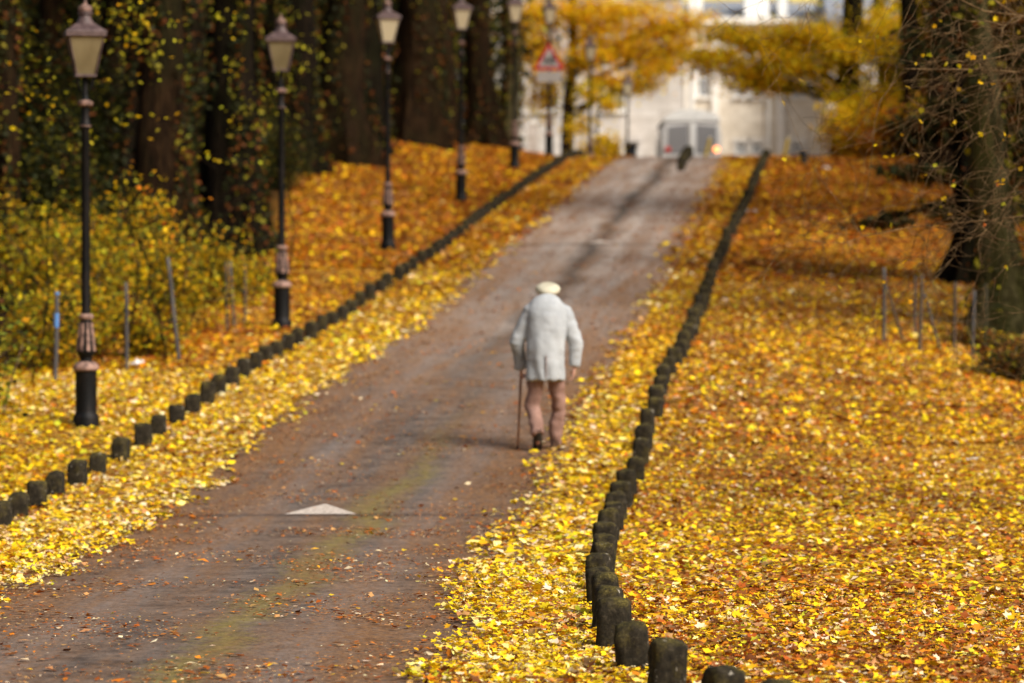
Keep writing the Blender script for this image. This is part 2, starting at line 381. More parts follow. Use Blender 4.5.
def carpet(name, label, strips):
    Vs, Fs, Cs = [], [], []; off = 0
    for (z0, z1, dens, size, xlo, xhi, w1, w2, detailed, fray) in strips:
        x, z = scatter_zone(z0, z1, dens, xlo, xhi)
        if z1 > 30: z = z + rng.normal(0, .04, len(z)) * z * (np.abs(z - z1) < 9) * (z1 < 100)
        if fray is not None:        # thin the strip out towards the road with a ragged edge
            d = fray(x, z); nz = vnoise(x, z, 1.3, 3.0) * .35 + vnoise(x, z, 4.5, 7.0) * .16
            keep = rng.uniform(0, 1, len(x)) < np.clip((d + nz + .18) / .34, .0, 1); x, z = x[keep], z[keep]
        n = len(x)
        if not n: continue
        m = np.clip(.5 + 1.3 * vnoise(x, z, .28, 5.0) + .5 * vnoise(x, z, .9, 2.0), 0, 1)
        c1, c2 = pick(n, w1), pick(n, w2); col = np.where((rng.uniform(0, 1, n) < m)[:, None], c1, c2)
        br = (vnoise(x, z, .55, 11.0) + .6 * vnoise(x, z, 1.7, 13.0)) * (1.0 if w1 is not W_VERGE else .45)
        c3 = pick(n, dict(brown=4, rust=3, tan=2, orange=2, gold=1)); col = np.where((rng.uniform(0, 1, n) < np.clip((br - .05) * 1.6, 0, .75))[:, None], c3, col)
        s = size * np.clip(rng.lognormal(-.08, .33, n), .4, 1.75)
        onroad = np.abs(x - tab(T_RC, z)) < 1.78
        h = ground(x, z) + np.where(onroad, .035, .008) + np.abs(rng.normal(0, .013, n)) + .012
        A, B, N = frames(n, .42); V, F, k = leaf_geo(np.stack([x, z, h], 1), s, A, B, N, detailed)
        Vs.append(V); Fs.append(F + off); Cs.append(np.repeat(col, k, 0)); off += len(V)
    return tag(np_mesh(name, np.concatenate(Vs), np.concatenate(Fs), M_litter, np.concatenate(Cs)), label, 'fallen leaves', kind='stuff')
RCf = lambda z: tab(T_RC, z); RRf = lambda z: tab(T_RR, z); LRf = lambda z: tab(T_LR, z)
def edgeR(z): return RCf(z) + np.interp(z, [0, 17, 24, 36, 55, 74, 106], [1.75, 1.66, 1.55, 1.62, 1.70, 1.55, 1.60])
def edgeL(z): return RCf(z) - np.interp(z, [0, 17, 24, 36, 55, 74, 106], [1.5, 1.5, 1.55, 1.70, 1.60, 1.55, 1.60])
frR = lambda x, z: x - edgeR(z)
frL = lambda x, z: edgeL(z) - x
SZ = .058
carpet('fallen_leaves', 'carpet of yellow and orange fallen leaves on the wide lawn right of the bollards', [
    (12.5, 24, 800, SZ, RRf, lambda z: RRf(z) + 30, W_LAWN, W_LAWN, True, None),
    (24, 38, 480, .064, RRf, lambda z: RRf(z) + 30, dict(W_LAWN, yellow=9, lime=1.8), W_LAWN, False, None),
    (38, 60, 230, .090, RRf, lambda z: RRf(z) + 30, W_FARV, W_LAWN, False, None),
    (60, 112, 105, .125, RRf, lambda z: RRf(z) + 40, W_FAR, W_FAR, False, None)])
carpet('fallen_leaves', 'bright yellow fallen leaves on the strip between road and right bollards', [
    (12.5, 26, 860, SZ, lambda z: edgeR(z) - .5, RRf, W_VERGE, W_VERGE, True, frR),
    (26, 42, 420, .075, lambda z: edgeR(z) - .5, RRf, W_VERGE, W_VERGE, False, frR),
    (42, 62, 230, .09, lambda z: edgeR(z) - .5, RRf, W_VERGE, W_FARV, False, frR),
    (62, 112, 110, .12, lambda z: edgeR(z) - .5, RRf, W_FAR, W_FARV, False, frR)])
carpet('fallen_leaves', 'pale yellow fallen leaves along the left edge of the road', [
    (19, 30, 520, .066, LRf, lambda z: edgeL(z) + .5, W_VERGE, dict(W_VERGE, cream=6, pale=4), True, frL),
    (30, 44, 400, .075, LRf, lambda z: edgeL(z) + .5, W_VERGE, dict(W_VERGE, cream=5, pale=3), False, frL),
    (44, 62, 230, .09, LRf, lambda z: edgeL(z) + .5, W_VERGE, W_FARV, False, frL),
    (62, 112, 110, .12, LRf, lambda z: edgeL(z) + .5, W_FARV, W_FAR, False, frL)])
carpet('fallen_leaves', 'fallen leaves covering the bank under the row of street lamps', [
    (28, 46, 380, .078, lambda z: np.maximum(LRf(z) - 3.6, tab(T_TL, z)), LRf, W_VERGE, W_LBANK, False, None),
    (46, 62, 190, .095, lambda z: np.maximum(LRf(z) - 8, tab(T_TL, z)), LRf, W_FARV, W_FAR, False, None),
    (62, 112, 100, .125, lambda z: tab(T_TL, z), LRf, W_FAR, dict(W_FAR, yellow=3), False, None)])
# loose leaves lying on the asphalt
def road_litter():
    Vs, Fs, Cs = [], [], []; off = 0
    for (z0, z1, n, size, w) in ((15, 24, 7000, .022, dict(brown=5, rust=3, orange=2, tan=4, pale=1.5)), (24, 46, 12000, .028, dict(brown=5, rust=3, orange=3, tan=4, pale=1.0)), (46, 80, 5000, .05, dict(brown=4, rust=3, orange=3, tan=3)),
                                 (15, 32, 1500, .055, dict(brown=4, rust=4, orange=3, tan=2.4, pale=1.3, gold=1, yellow=.5)),
                                 (15, 45, 1300, .07, dict(brown=4, rust=4, orange=3, tan=2.5, pale=1.2, gold=1, yellow=.6)),
                                 (45, 105, 900, .10, dict(brown=4, rust=3, orange=3, tan=2, gold=1.2))):
        z = rng.uniform(z0, z1, n * 3); u = rng.uniform(-1.7, 1.7, n * 3)
        cl = np.clip(.24 + 1.3 * vnoise(u, z, .9, 9.0) + .55 * (np.abs(u) / 1.7) ** 2, .03, 1)
        k = rng.uniform(0, 1, len(z)) < cl; z, u = z[k][:n], u[k][:n]; x = tab(T_RC, z) + u
        h = np.array([road_h(a, b) for a, b in zip(x, z)]) + .014
        A, B, N = frames(len(x), .22); V, F, kk = leaf_geo(np.stack([x, z, h], 1), rng.uniform(size*.5, size*1.3, len(x)), A, B, N, False)
        Vs.append(V); Fs.append(F + off); Cs.append(np.repeat(pick(len(x), w, .2), kk, 0)); off += len(V)
    tag(np_mesh('road_leaves', np.concatenate(Vs), np.concatenate(Fs), M_litter, np.concatenate(Cs)), 'scattered brown and orange leaves lying on the asphalt', 'fallen leaves', kind='stuff')
road_litter()

def fallen_twigs():
    mb = MB()
    for k in range(420):
        z = random.uniform(15, 42); side_ = random.random(); x = float(tab(T_RR, z)) + random.uniform(.2, 6.5) if side_ < .7 else float(tab(T_LR, z)) - random.uniform(-1, 2.5)
        if abs(x) > .15 * z + .6: continue
        a = random.uniform(0, 6.28); L = random.uniform(.06, .26); h = G(x, z) + .045; p = Vector((x, z, h)); d = Vector((math.cos(a), math.sin(a), random.uniform(-.05, .12)))
        mb.tube([p, p + d*L*.5 + Vector((random.gauss(0, .01), random.gauss(0, .01), .01)), p + d*L], [.004, .003, .0015], 4, cap=False)
    tag(mb.build('fallen_twigs', M_bark_dark), 'thin dark fallen twigs strewn over the leaf carpet', 'twigs', kind='stuff')
fallen_twigs()
# ------------------------------------------------------------------ trees
def wobble_path(a, b, n, amp, sag=0.0, seed=0):
    a, b = Vector(a), Vector(b); L = (b - a).length; out = []
    for i in range(n + 1):
        f = i / n; p = a.lerp(b, f); e = math.sin(math.pi * f)
        p = p + Vector((mnoise.noise(Vector((f*2.3+seed, 1.7, 0))), mnoise.noise(Vector((f*2.3+seed, 9.2, 3))), mnoise.noise(Vector((f*2.3+seed, 5.5, 8))))) * amp * L * (e * .7 + f * .3)
        p.z += sag * L * e; out.append(p)
    return out
def tree(name, label, x, z, h, r, lean=(0, 0), blobs=(), bark=None, leaf_w=None, lsize=.2, twig=8, group='trees', lm=None, flare=1.7, cat='tree', n_side=14,
         ivy=0, ivy_w=None, tidy=1.0, sink=.25, spread=.38, leafx=1.0, base_h=None, wob=.07):
    """blobs: (dx, dz, height, rx, ry, rz, leaves). Limbs grow from the trunk to each blob, twigs fill it, leaves sit around twig ends."""
    gh = G(x, z) if base_h is None else base_h
    root = empty(name, (x, z, gh), label, cat, group)
    mb = MB(); N = 14; sd = random.uniform(0, 99); path = []; rads = []
    for i in range(N + 1):
        f = i / N; zz = -sink + (h + sink) * f
        wv_ = Vector((mnoise.noise(Vector((f*3.2+sd, 0, 0))), mnoise.noise(Vector((0, f*3.2+sd, 0))), 0)) * wob * h * f
        path.append(Vector((lean[0]*f**1.2, lean[1]*f**1.2, zz)) + wv_)
        rads.append(r * (1 - .72 * f) * (1 + (flare - 1) * math.exp(-max(zz, 0) / (r * 1.6))))
    # finer rings at the foot
    pts, rr = [], []
    M_ = 40
    for i in range(M_ + 1):
        f = (i / M_) ** 1.5; q = f * N; a = min(int(q), N-1); u = q - a; pts.append(path[a].lerp(path[a+1], u)); zz = pts[-1].z
        rr.append(r * (1 - .72 * f) * (1 + (flare - 1) * math.exp(-max(zz, 0) / (r * 1.6))))
    nv0 = len(mb.v); mb.tube(pts, rr, n_side)
    for i in range(nv0, len(mb.v)):          # fluted, lumpy bole
        ring = (i - nv0) // n_side
        if ring > M_: break
        v = Vector(mb.v[i]); c = pts[ring]; d = v - c; d.z = 0
        an = math.atan2(d.y, d.x); fl = math.exp(-max(v.z, 0) / (r * 2.5))
        k = 1 + .10 * math.sin(an*5+sd) * (0.4 + fl * 2.2) + .20 * mnoise.noise(Vector((d.x*2/r*.4+sd, d.y*2/r*.4, v.z*.7))) + .10 * mnoise.noise(Vector((d.x*5/r*.4+sd, d.y*5/r*.4, v.z*1.6)))
        mb.v[i] = (c.x + d.x*k, c.y + d.y*k, v.z)
    def at_h(zz):
        for i in range(len(pts)-1):
            if pts[i+1].z >= zz: return pts[i], rr[i]
        return pts[-1], rr[-1]
    LP, LS = [], []
    for bi, (dx, dz, bh, rx, ry, rz_, nl) in enumerate(blobs):
        c = Vector((dx, dz, bh)); start, r0 = at_h(min(h * .97, max(h * .12, bh - .35 * math.hypot(dx, dz) - .2 * rz_)))
        rl = min(r0 * .55, .03 + .02 * (c - start).length); lp = wobble_path(start, c, 7, .10, .04, sd + bi)
        mb.tube(lp, [rl * (1 - .65 * k / 7) for k in range(8)], 7)
        ends = []
        for k in range(twig):
            d = np.array(rng.normal(size=3)); d /= np.linalg.norm(d); q = rng.uniform(.45, 1.0)
            e = c + Vector((d[0]*rx*q, d[1]*ry*q, d[2]*rz_*q)); s0 = lp[random.randint(3, 7)]
            tp = wobble_path(s0, e, 4, .16, .03, sd + bi * 7 + k); mb.tube(tp, [rl*.32, rl*.24, rl*.17, rl*.1, rl*.05], 4, cap=False)
            ends += [tp[4], tp[3], tp[2]]
        nl = int(nl * leafx)
        if nl:
            m = rng.integers(0, len(ends), nl); E = np.array([tuple(p) for p in ends])[m]
            sc_ = np.array([rx, ry, rz_]) * spread
            LP.append(E + rng.normal(0, 1, (nl, 3)) * sc_ * rng.uniform(.2, 1, (nl, 1))); 
    tr = mb.build('trunk', bark or M_bark_dark, root, angle=60)
    if ivy:
        zz = rng.uniform(0, min(h * .9, 9), ivy); an = rng.uniform(0, 2*np.pi, ivy); P = []
        for a, b in zip(zz, an):
            if mnoise.noise(Vector((math.cos(b)*1.2+sd, math.sin(b)*1.2, a*.35))) < -.02: continue
            c, r0 = at_h(a); q = r0 * 1.12 + abs(random.gauss(0, .06)); P.append((c.x + q*math.cos(b), c.y + q*math.sin(b), a))
        P = np.array(P); leaves('ivy', P, rng.uniform(.09, .17, len(P)), pick(len(P), ivy_w or dict(dkgreen=6, olive=2, green=1)), M_leaf, root, flat=False)
    if LP:
        LP = np.concatenate(LP); n = len(LP)
        leaves('crown', LP, rng.uniform(lsize*.7, lsize*1.35, n), pick(n, leaf_w or dict(yellow=3, gold=3, green=1, olive=2)), lm or M_leaf, root, tilt=.9)
    return root

def canopy_blobs(h, rad, n, leaves_each, lo=.5, seed=0):
    rs = random.Random(seed); out = []
    for i in range(n):
        a = i / n * 6.283 * 2.4 + rs.uniform(-.4, .4); q = rad * rs.uniform(.35, 1); bh = h * rs.uniform(lo, 1.02)
        s = rs.uniform(.26, .4) * rad; out.append((q*math.cos(a), q*math.sin(a), bh, s, s, s*.6, leaves_each))
    return out
W_WOOD = dict(yellow=1.2, gold=3, orange=2, olive=2.5, green=1, brown=1.5)

# -- individually placed trees of the left-hand wood : (x px, distance, radius, bark, label)
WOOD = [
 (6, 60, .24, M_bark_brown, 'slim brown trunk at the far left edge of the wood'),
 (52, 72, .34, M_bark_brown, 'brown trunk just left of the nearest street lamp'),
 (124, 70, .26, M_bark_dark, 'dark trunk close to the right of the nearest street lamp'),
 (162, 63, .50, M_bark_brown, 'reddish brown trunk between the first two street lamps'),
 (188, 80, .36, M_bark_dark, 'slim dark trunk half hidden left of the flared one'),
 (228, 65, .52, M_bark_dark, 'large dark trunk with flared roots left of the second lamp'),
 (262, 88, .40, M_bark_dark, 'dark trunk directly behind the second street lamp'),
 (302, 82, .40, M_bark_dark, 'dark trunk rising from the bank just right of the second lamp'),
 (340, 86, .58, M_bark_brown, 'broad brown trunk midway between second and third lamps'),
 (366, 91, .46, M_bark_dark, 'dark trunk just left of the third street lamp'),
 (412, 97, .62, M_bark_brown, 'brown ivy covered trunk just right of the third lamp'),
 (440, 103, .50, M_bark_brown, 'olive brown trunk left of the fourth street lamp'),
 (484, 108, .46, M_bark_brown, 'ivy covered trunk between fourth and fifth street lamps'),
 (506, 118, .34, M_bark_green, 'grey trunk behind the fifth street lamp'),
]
for i, (px, z, r, bk, lab) in enumerate(WOOD):
    x = PX(px, z); h = random.uniform(15, 19); rs = 100 + i
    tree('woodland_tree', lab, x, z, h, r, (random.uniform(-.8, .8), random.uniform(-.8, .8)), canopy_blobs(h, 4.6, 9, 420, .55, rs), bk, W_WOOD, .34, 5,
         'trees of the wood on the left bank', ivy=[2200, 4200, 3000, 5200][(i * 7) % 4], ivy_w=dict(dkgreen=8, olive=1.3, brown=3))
# -- the depths of the wood : copies of three trees
deep = [tree('woodland_tree', 'dark trunk deep in the shaded wood on the left', -14, 96, 18, .42, (.5, .3), canopy_blobs(18, 5, 10, 420, .5, 1), M_bark_dark, W_WOOD, .36, 5, 'trees deep in the left wood', ivy=900),
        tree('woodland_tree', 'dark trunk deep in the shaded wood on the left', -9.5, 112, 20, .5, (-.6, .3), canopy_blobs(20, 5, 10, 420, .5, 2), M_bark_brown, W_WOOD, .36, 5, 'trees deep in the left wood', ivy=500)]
spots = [(-17, 84), (-12.5, 75), (-10.2, 84), (-14.8, 110), (-19, 102), (-21, 120), (-16, 126), (-11.5, 122), (-7.2, 118), (-5.0, 126), (-12.6, 100), (-18.5, 92), (-9.2, 99), (-7.0, 106),
         (-24, 110), (-22, 90), (-13.8, 88), (-15.8, 99), (-11.4, 108), (-8.4, 92), (-3.2, 121), (-10.8, 68), (-15, 70), (-8.6, 76), (-18, 76)]
for i, (x, z) in enumerate(spots):
    c = copy_tree(deep[i % 2]); c['label'] = 'dark trunk deep in the shaded wood, ' + ('far left beyond the nearest lamp' if x / z < -.11 else 'behind the row of lamps'); c.location = (x, z, G(x, z)); s = random.uniform(.85, 1.15); c.scale = (s, s, s); c.rotation_euler = (0, 0, random.uniform(0, 6.28))

# -- evergreen thicket closing the wood
def bush(name, label, x, z, rx, ry, h, n, w, lsize, stems=9, group=None, cat='shrub', bark=None, spread=.16, up=.0, base=None):
    root = empty(name, (x, z, G(x, z) if base is None else base), label, cat, group); mb = MB(); ends = []
    for k in range(stems):
        a = rng.uniform(0, 6.283); q = rng.uniform(.15, 1) ** .6; e = Vector((math.cos(a)*rx*q, math.sin(a)*ry*q, h * rng.uniform(.35, 1.0) * (1 - .35*q)))
        p = wobble_path((e.x*.15, e.y*.15, -.05), e, 6, .10, 0, k * 3.1 + x); r0 = .012 + h * .006
        mb.tube(p, [r0 * (1 - .8*j/6) for j in range(7)], 5, cap=False)
        for j in range(2, 7): ends.append(p[j])
        for q2 in range(5):
            s0 = p[random.randint(2, 5)]; d = Vector(rng.normal(size=3)); d.z = abs(d.z) * .6 + up; e2 = s0 + d.normalized() * h * rng.uniform(.12, .3)
            e2.z = max(e2.z, .05); tp = wobble_path(s0, e2, 3, .1, 0, k + q2); mb.tube(tp, [r0*.4, r0*.3, r0*.2, r0*.1], 3, cap=False); ends += [tp[1], tp[2], tp[3]]
    mb.build('stem', bark or M_twig, root)
    E = np.array([tuple(p) for p in ends]); m = rng.integers(0, len(E), n)
    P = E[m] + rng.normal(0, 1, (n, 3)) * np.array([rx, ry, h*.7]) * spread; P[:, 2] = np.maximum(P[:, 2], .02)
    leaves('foliage', P, rng.uniform(lsize*.65, lsize*1.35, n), pick(n, w), M_leaf, root, tilt=.9)
    return root
W_EVER = dict(dkgreen=8, olive=.8, brown=.5)
ev = bush('evergreen_shrub', 'dark evergreen thicket filling the depth of the left wood', -20, 112, 3.4, 2.5, 11, 9000, W_EVER, .34, 16, 'evergreens in the wood', bark=M_bark_dark, spread=.2)
for (x, z, s) in [(-27, 108, 1.1), (-24, 124, 1.2), (-16, 130, 1.1), (-12, 128, 1.15), (-9.2, 124, 1.0), (-6.4, 128, 1.1), (-3.0, 127, 1.0), (-13.5, 116, .8), (-18, 118, 1.1), (-9.6, 114, .7), (-22, 100, 1), (-17.5, 104, .85), (-14, 106, .7), (-19, 90, .75), (-17.3, 82, .6), (-13.2, 92, .6),
                  (-10.5, 90, .55), (-12.5, 84, .5), (-9.0, 80, .4), (-11.2, 76, .45), (-8.0, 72, .36), (-9.5, 68, .4), (-7.6, 96, .5), (-9.0, 104, .6), (-6.0, 110, .6), (-4.6, 118, .65), (-14.5, 78, .6), (-13.5, 70, .5), (-11.5, 64, .4), (-8.3, 62, .3), (-3.4, 112, .4)]:
    c = copy_tree(ev); c.location = (x, z, G(x, z) - .2); c.scale = (s * 1.1, s * 1.1, s); c.rotation_euler = (0, 0, random.uniform(0, 6.28))
for i, z in enumerate(np.arange(64, 110, 1.5)):       # low dark growth along the edge of the wood
    x = float(tab(T_TL, z)) - random.uniform(.3, 1.6); c = copy_tree(ev); q = random.uniform(.10, .2); c.location = (x, float(z), G(x, z) - .1); c.scale = (q*1.1, q*1.1, q); c.rotation_euler = (0, 0, random.uniform(0, 6.28))
    c['label'] = 'low dark undergrowth at the foot of the wood edge above the leafy bank'; c['group'] = 'undergrowth along the wood edge'
# -- right-hand wood
def R_tree(lab, px, z, h, r, bk, blobs, w, ls=.2, **kw):
    return tree('parkland_tree', lab, PX(px, z), z, h, r, blobs=blobs, bark=bk, leaf_w=w, lsize=ls, group='trees on the right lawn', **kw)
W_YG = dict(yellow=8, gold=3, olive=.8, lime=3, sunny=3)
# the yellow tree whose long bough crosses in front of the buildings
z = 108
R_tree('yellow tree on the crest with a long bough reaching left across the buildings', 852, z, 15, .42, M_bark_dark,
  [(-4.3, 0, PH(62, z)-4.4, 1.1, .9, .45, 620), (-4.0, 0, PH(34, z)-4.4, .8, .9, .35, 420), (-3.1, .2, PH(78, z)-4.4, 1.1, .9, .45, 800), (-2.2, -.2, PH(60, z)-4.4, 1.1, 1, .55, 800), (-1.5, .2, PH(36, z)-4.4, 1.2, 1, .5, 900),
   (-3.0, 0, PH(42, z)-4.4, .9, .9, .4, 420), (-.5, -.1, PH(50, z)-4.4, 1.0, 1, .7, 800), (.8, .3, PH(30, z)-4.4, 1.4, 1.2, .9, 900), (.8, -.2, PH(100, z)-4.4, 1.1, 1, .7, 450), (-.7, .1, PH(88, z)-4.4, .5, .7, .35, 120),
   (-2, 0.8, 10.5, 1.8, 1.8, 1, 200), (1, 1, 11.5, 2.2, 2, 1.2, 300), (2.6, 0.4, 9, 1.6, 1.6, 1.2, 250), (0, 0, 13.5, 2, 2, 1, 250)], W_YG, .14, twig=18, spread=.56, leafx=3.8, lm=M_leaf2)
def rb(h, rad, n, m, seed, lo=.25): return canopy_blobs(h, rad, n, m, lo, seed)
W_BR = dict(gold=3.4, olive=2.5, brown=2.4, rust=.8, yellow=2.6, dkgreen=2)
for (px, z, h, r, bk, lab, w, ne, lo) in [
   (882, 118, 13, .32, M_bark_dark, 'olive leaved tree just right of the yellow crest tree', W_YG, 420, .2),
   (912, 104, 15, .34, M_bark_dark, 'brown leaved tree behind the bare twigs on the right', W_BR, 380, .22),
   (938, 92, 16, .38, M_bark_brown, 'reddish brown tree left of the dark yew boughs', W_BR, 320, .3),
   (1010, 96, 17, .42, M_bark_dark, 'dark tree behind the lichened trunk on the right', W_BR, 380, .2),
   (975, 112, 16, .4, M_bark_dark, 'dark tree far back on the right behind the yew', W_BR, 420, .15),
   (1055, 82, 16, .4, M_bark_dark, 'dark tree standing just beyond the right edge of the lawn', W_BR, 380, .2)]:
    tree('parkland_tree', lab, PX(px, z), z, h, r, (random.uniform(-.6, .6), 0), rb(h, 2.7 if px < 900 else 3.4, 13, ne, int(px), lo), bk, w, .24, 9, 'trees on the right lawn', spread=.32)
rth = bush('thicket', 'brown and olive thicket closing the view behind the right hand trees', 14.8, 122, 2.6, 2.2, 9, 7000, dict(brown=4, dkgreen=6, olive=1.5, gold=.8, rust=.3), .26, 16, 'thickets behind the right hand trees', bark=M_bark_dark, spread=.2)
for (x, z, s_) in [(16.5, 120, 1.1), (19, 114, 1.2), (14.8, 116, .9), (17.2, 108, 1.0), (15.2, 104, .8), (20, 102, 1.1), (13.6, 110, .6), (14.6, 96, .7), (17, 94, .9), (15.5, 88, .8), (14.2, 82, .55), (13.3, 76, .5), (22, 110, 1.2), (15.4, 74, .8), (12.4, 68, .4), (13.6, 64, .6)]:
    c = copy_tree(rth); c.location = (x, z, G(x, z) - .1); c.scale = (s_, s_, s_); c.rotation_euler = (0, 0, random.uniform(0, 6.28))
# lichened trunk + dark leaning yew
z = 53
R_tree('lichen green trunk leaning at the right edge beside the stake fence', 1004, z, 13, .33, M_bark_moss,
  [(-1.5, 0, 7.5, 1.5, 1.4, .9, 260), (1.8, .5, 8.5, 1.8, 1.6, 1, 300), (0, 1, 11, 2, 2, 1.2, 500), (-2.4, .4, 10.5, 1.6, 1.6, 1, 300), (1.6, -1, 11.5, 1.6, 1.6, 1, 300)], W_YG, .16, lean=(-1.5, .3), n_side=22, flare=1.9, ivy=1400, ivy_w=dict(olive=2, dkgreen=5, brown=1.5, lime=.5), wob=.10)
z = 60
tree('yew_tree', 'dark yew with drooping boughs behind the stake fence on the right', PX(982, z), z, 14, .42, (-.7, .4),
  [(-1.2, -.2, 1.9, .9, .6, .16, 900), (-1.75, -.1, 1.0, .8, .5, .10, 500), (-.6, .1, 1.2, .5, .5, .3, 700), (.2, .2, 1.6, .7, .6, .6, 900), (-1.3, .1, 2.6, .7, .6, .25, 700), (-.7, .2, 2.9, .8, .8, .5, 600), (-.9, 0, 4.0, 1.0, .9, .6, 700), (-.2, .5, 5.0, 1.1, 1.0, .7, 800), (.6, .6, 3.8, 1.0, .9, .8, 800), (.9, .8, 2.3, .9, .9, .8, 800),
   (-1.0, .4, 6.4, 1.5, 1.3, .9, 900), (.8, .5, 7.4, 1.7, 1.4, 1, 900), (-.3, .4, 9.2, 1.8, 1.6, 1, 900), (1.4, .8, 5.6, 1.1, 1, .8, 700)],
  M_bark_dark, dict(dkgreen=8, brown=1.5, olive=.3), .13, 12, 'trees on the right lawn', spread=.3)
shade = tree('parkland_tree', 'large unseen tree added right of the lawn to shade it', 13.2, 70, 18, .5, (.3, .3), canopy_blobs(18, 6.5, 14, 420, .35, 77), M_bark_dark, W_YG, .40, 7, 'added shade trees out of view on the right', spread=.4)  # added out of view; its crown blocks sun to shade the right lawn
for (x, z, s_) in [(15.5, 50, .8)]:
    c = copy_tree(shade); c.location = (x, z, G(x, z)); c.scale = (s_, s_, s_); c.rotation_euler = (0, 0, random.uniform(0, 6.28))
# tree beyond the right frame edge whose bare twigs hang into the picture
def twiggy_tree():
    x, z = 6.4, 31.0; gh = G(x, z); root = empty('overhanging_tree', (x, z, gh), 'nearly bare tree whose fine twigs hang over the lawn at the top right', 'tree')
    mb = MB(); mb.tube([(0, 0, -.3), (0, 0, .3), (-.1, 0, 1.5), (-.15, .1, 3.5), (-.1, .1, 6), (.2, .2, 9)], [.34, .26, .22, .19, .14, .04], 14)
    ends = []
    rs = random.Random(5)
    def grow(p, d, L, r, depth):
        n = 5 + depth; pts = [p]; q = p.copy(); dd = d.normalized()
        for i in range(n):
            dd = (dd + Vector((rs.gauss(0, .20), rs.gauss(0, .20), rs.gauss(0, .20) - .02 * (3 - depth)))).normalized(); q = q + dd * L / n; pts.append(q.copy())
        mb.tube(pts, [max(.0016, r * (1 - .75*i/n)) for i in range(n+1)], 6 if depth > 1 else 4, cap=False)
        if depth == 0: ends.append(pts[-1]); return
        for k in range({4: 9, 3: 8, 2: 5, 1: 3}[depth]):
            i = rs.randint(1, n); b = (pts[i] - pts[i-1]).normalized(); side = Vector((rs.gauss(0, 1), rs.gauss(0, 1), rs.gauss(0, 1)));
            side = (side - b * side.dot(b)).normalized(); nd = b * rs.uniform(.5, 1.1) + side * rs.uniform(.5, .9)
            grow(pts[i], nd, L * rs.uniform(.36, .6), r * .45 * (1 - .3*i/n), depth - 1)
    b0 = lambda hz: Vector((-.12, 0.05, hz))
    for (hz, px_, zz, ty, py_, r) in [(2.6, 870, 30, -.6, 150, .010), (3.4, 812, 31, .4, 25, .011), (3.6, 850, 29, -.9, 2, .012), (2.1, 925, 31, .3, 188, .010), (4.4, 905, 32, .6, -70, .016),
                                  (1.9, 985, 30, -.4, 222, .009), (2.9, 915, 33, 1.2, 85, .010), (4.0, 945, 28, -1.4, 30, .014), (3.2, 960, 31, .8, 60, .012), (4.6, 870, 33, 1.0, -40, .014), (2.4, 1000, 29, -.8, 130, .009)]:
        tx, tz = PX(px_, zz) - x, PH(py_, zz) - gh
        e = Vector((tx, ty, tz)); s0 = b0(hz); grow(s0, e - s0, (e - s0).length, r, 3)
    # one long whip drooping to the lawn
    w = [Vector((PX(a, 30)-x, -.2, PH(b, 30)-gh)) for a, b in ((915, 62), (903, 78), (890, 95), (884, 118), (882, 145), (878, 175), (874, 198))]
    mb.tube(w, [.0045, .004, .004, .0035, .003, .0025, .002], 5)
    mb.tube(wobble_path(b0(3.6), w[0], 12, .04, .05, 3), [.014 - .0008 * q for q in range(13)], 6)
    mb.build('trunk', M_twig, root)
    E = np.array([tuple(p) for p in ends]); n = 190; P = E[rng.integers(0, len(E), n)] + rng.normal(0, .03, (n, 3))
    leaves('leaf', P, rng.uniform(.04, .085, n), pick(n, dict(yellow=4, lime=3, gold=2, rust=1)), M_leaf, root, flat=False, detailed=True)['kind'] = 'stuff'
twiggy_tree()

# small orange tree behind the far lamps, small yellow one under it
z = 139
tree('orange_maple', 'orange leaved tree spreading over the road top behind the warning sign', PX(566, z), z, 12, .30, (.4, .3),
  [(1.22, 0.0, PH(30, z)-3.75, 1.62, 1.38, 0.88, 800), (2.81, 0.24, PH(50, z)-3.75, 1.5, 1.25, 0.62, 800), (3.9, 0.0, PH(70, z)-3.75, 1.12, 1.0, 0.5, 480), (3.9, 0.24, PH(28, z)-3.75, 1.25, 1.12, 0.62, 520), (1.95, -0.24, PH(82, z)-3.75, 1.25, 1.0, 0.44, 380), (5.37, 0.0, PH(22, z)-3.75, 0.88, 1.0, 0.44, 240),
   (-1.46, 0.37, PH(45, z)-3.75, 1.25, 1.25, 1.0, 800), (-0.98, 0.49, PH(95, z)-3.75, 0.88, 1.0, 1.0, 420), (0.73, -0.24, PH(14, z)-3.75, 1.62, 1.25, 0.62, 500), (2.93, -0.24, PH(12, z)-3.75, 1.62, 1.25, 0.62, 500), (0, .8, 9.3, 2, 1.8, 1, 200), (2.2, .8, 9.6, 2, 1.8, 1, 200), (-1.8, .8, 10, 2, 1.8, 1, 200), (.5, .5, 12, 2.5, 2, 1.2, 300), (-1.2, -.3, PH(20, z)-3.75, 1.3, 1.1, .7, 600), (-.9, -.3, PH(70, z)-3.75, .9, 1.0, .6, 420), (4.9, 0, PH(48, z)-3.75, .9, .9, .6, 420), (1.0, -.3, PH(58, z)-3.75, 1.3, 1.0, .6, 600), (3.2, .2, PH(88, z)-3.75, .7, .8, .4, 260)],
  M_bark_brown, dict(orange=3.0, gold=3, yellow=9, sunny=5), .15, 18, 'small trees near the crest', spread=.56, leafx=3.8, lm=M_leaf2)
z = 121
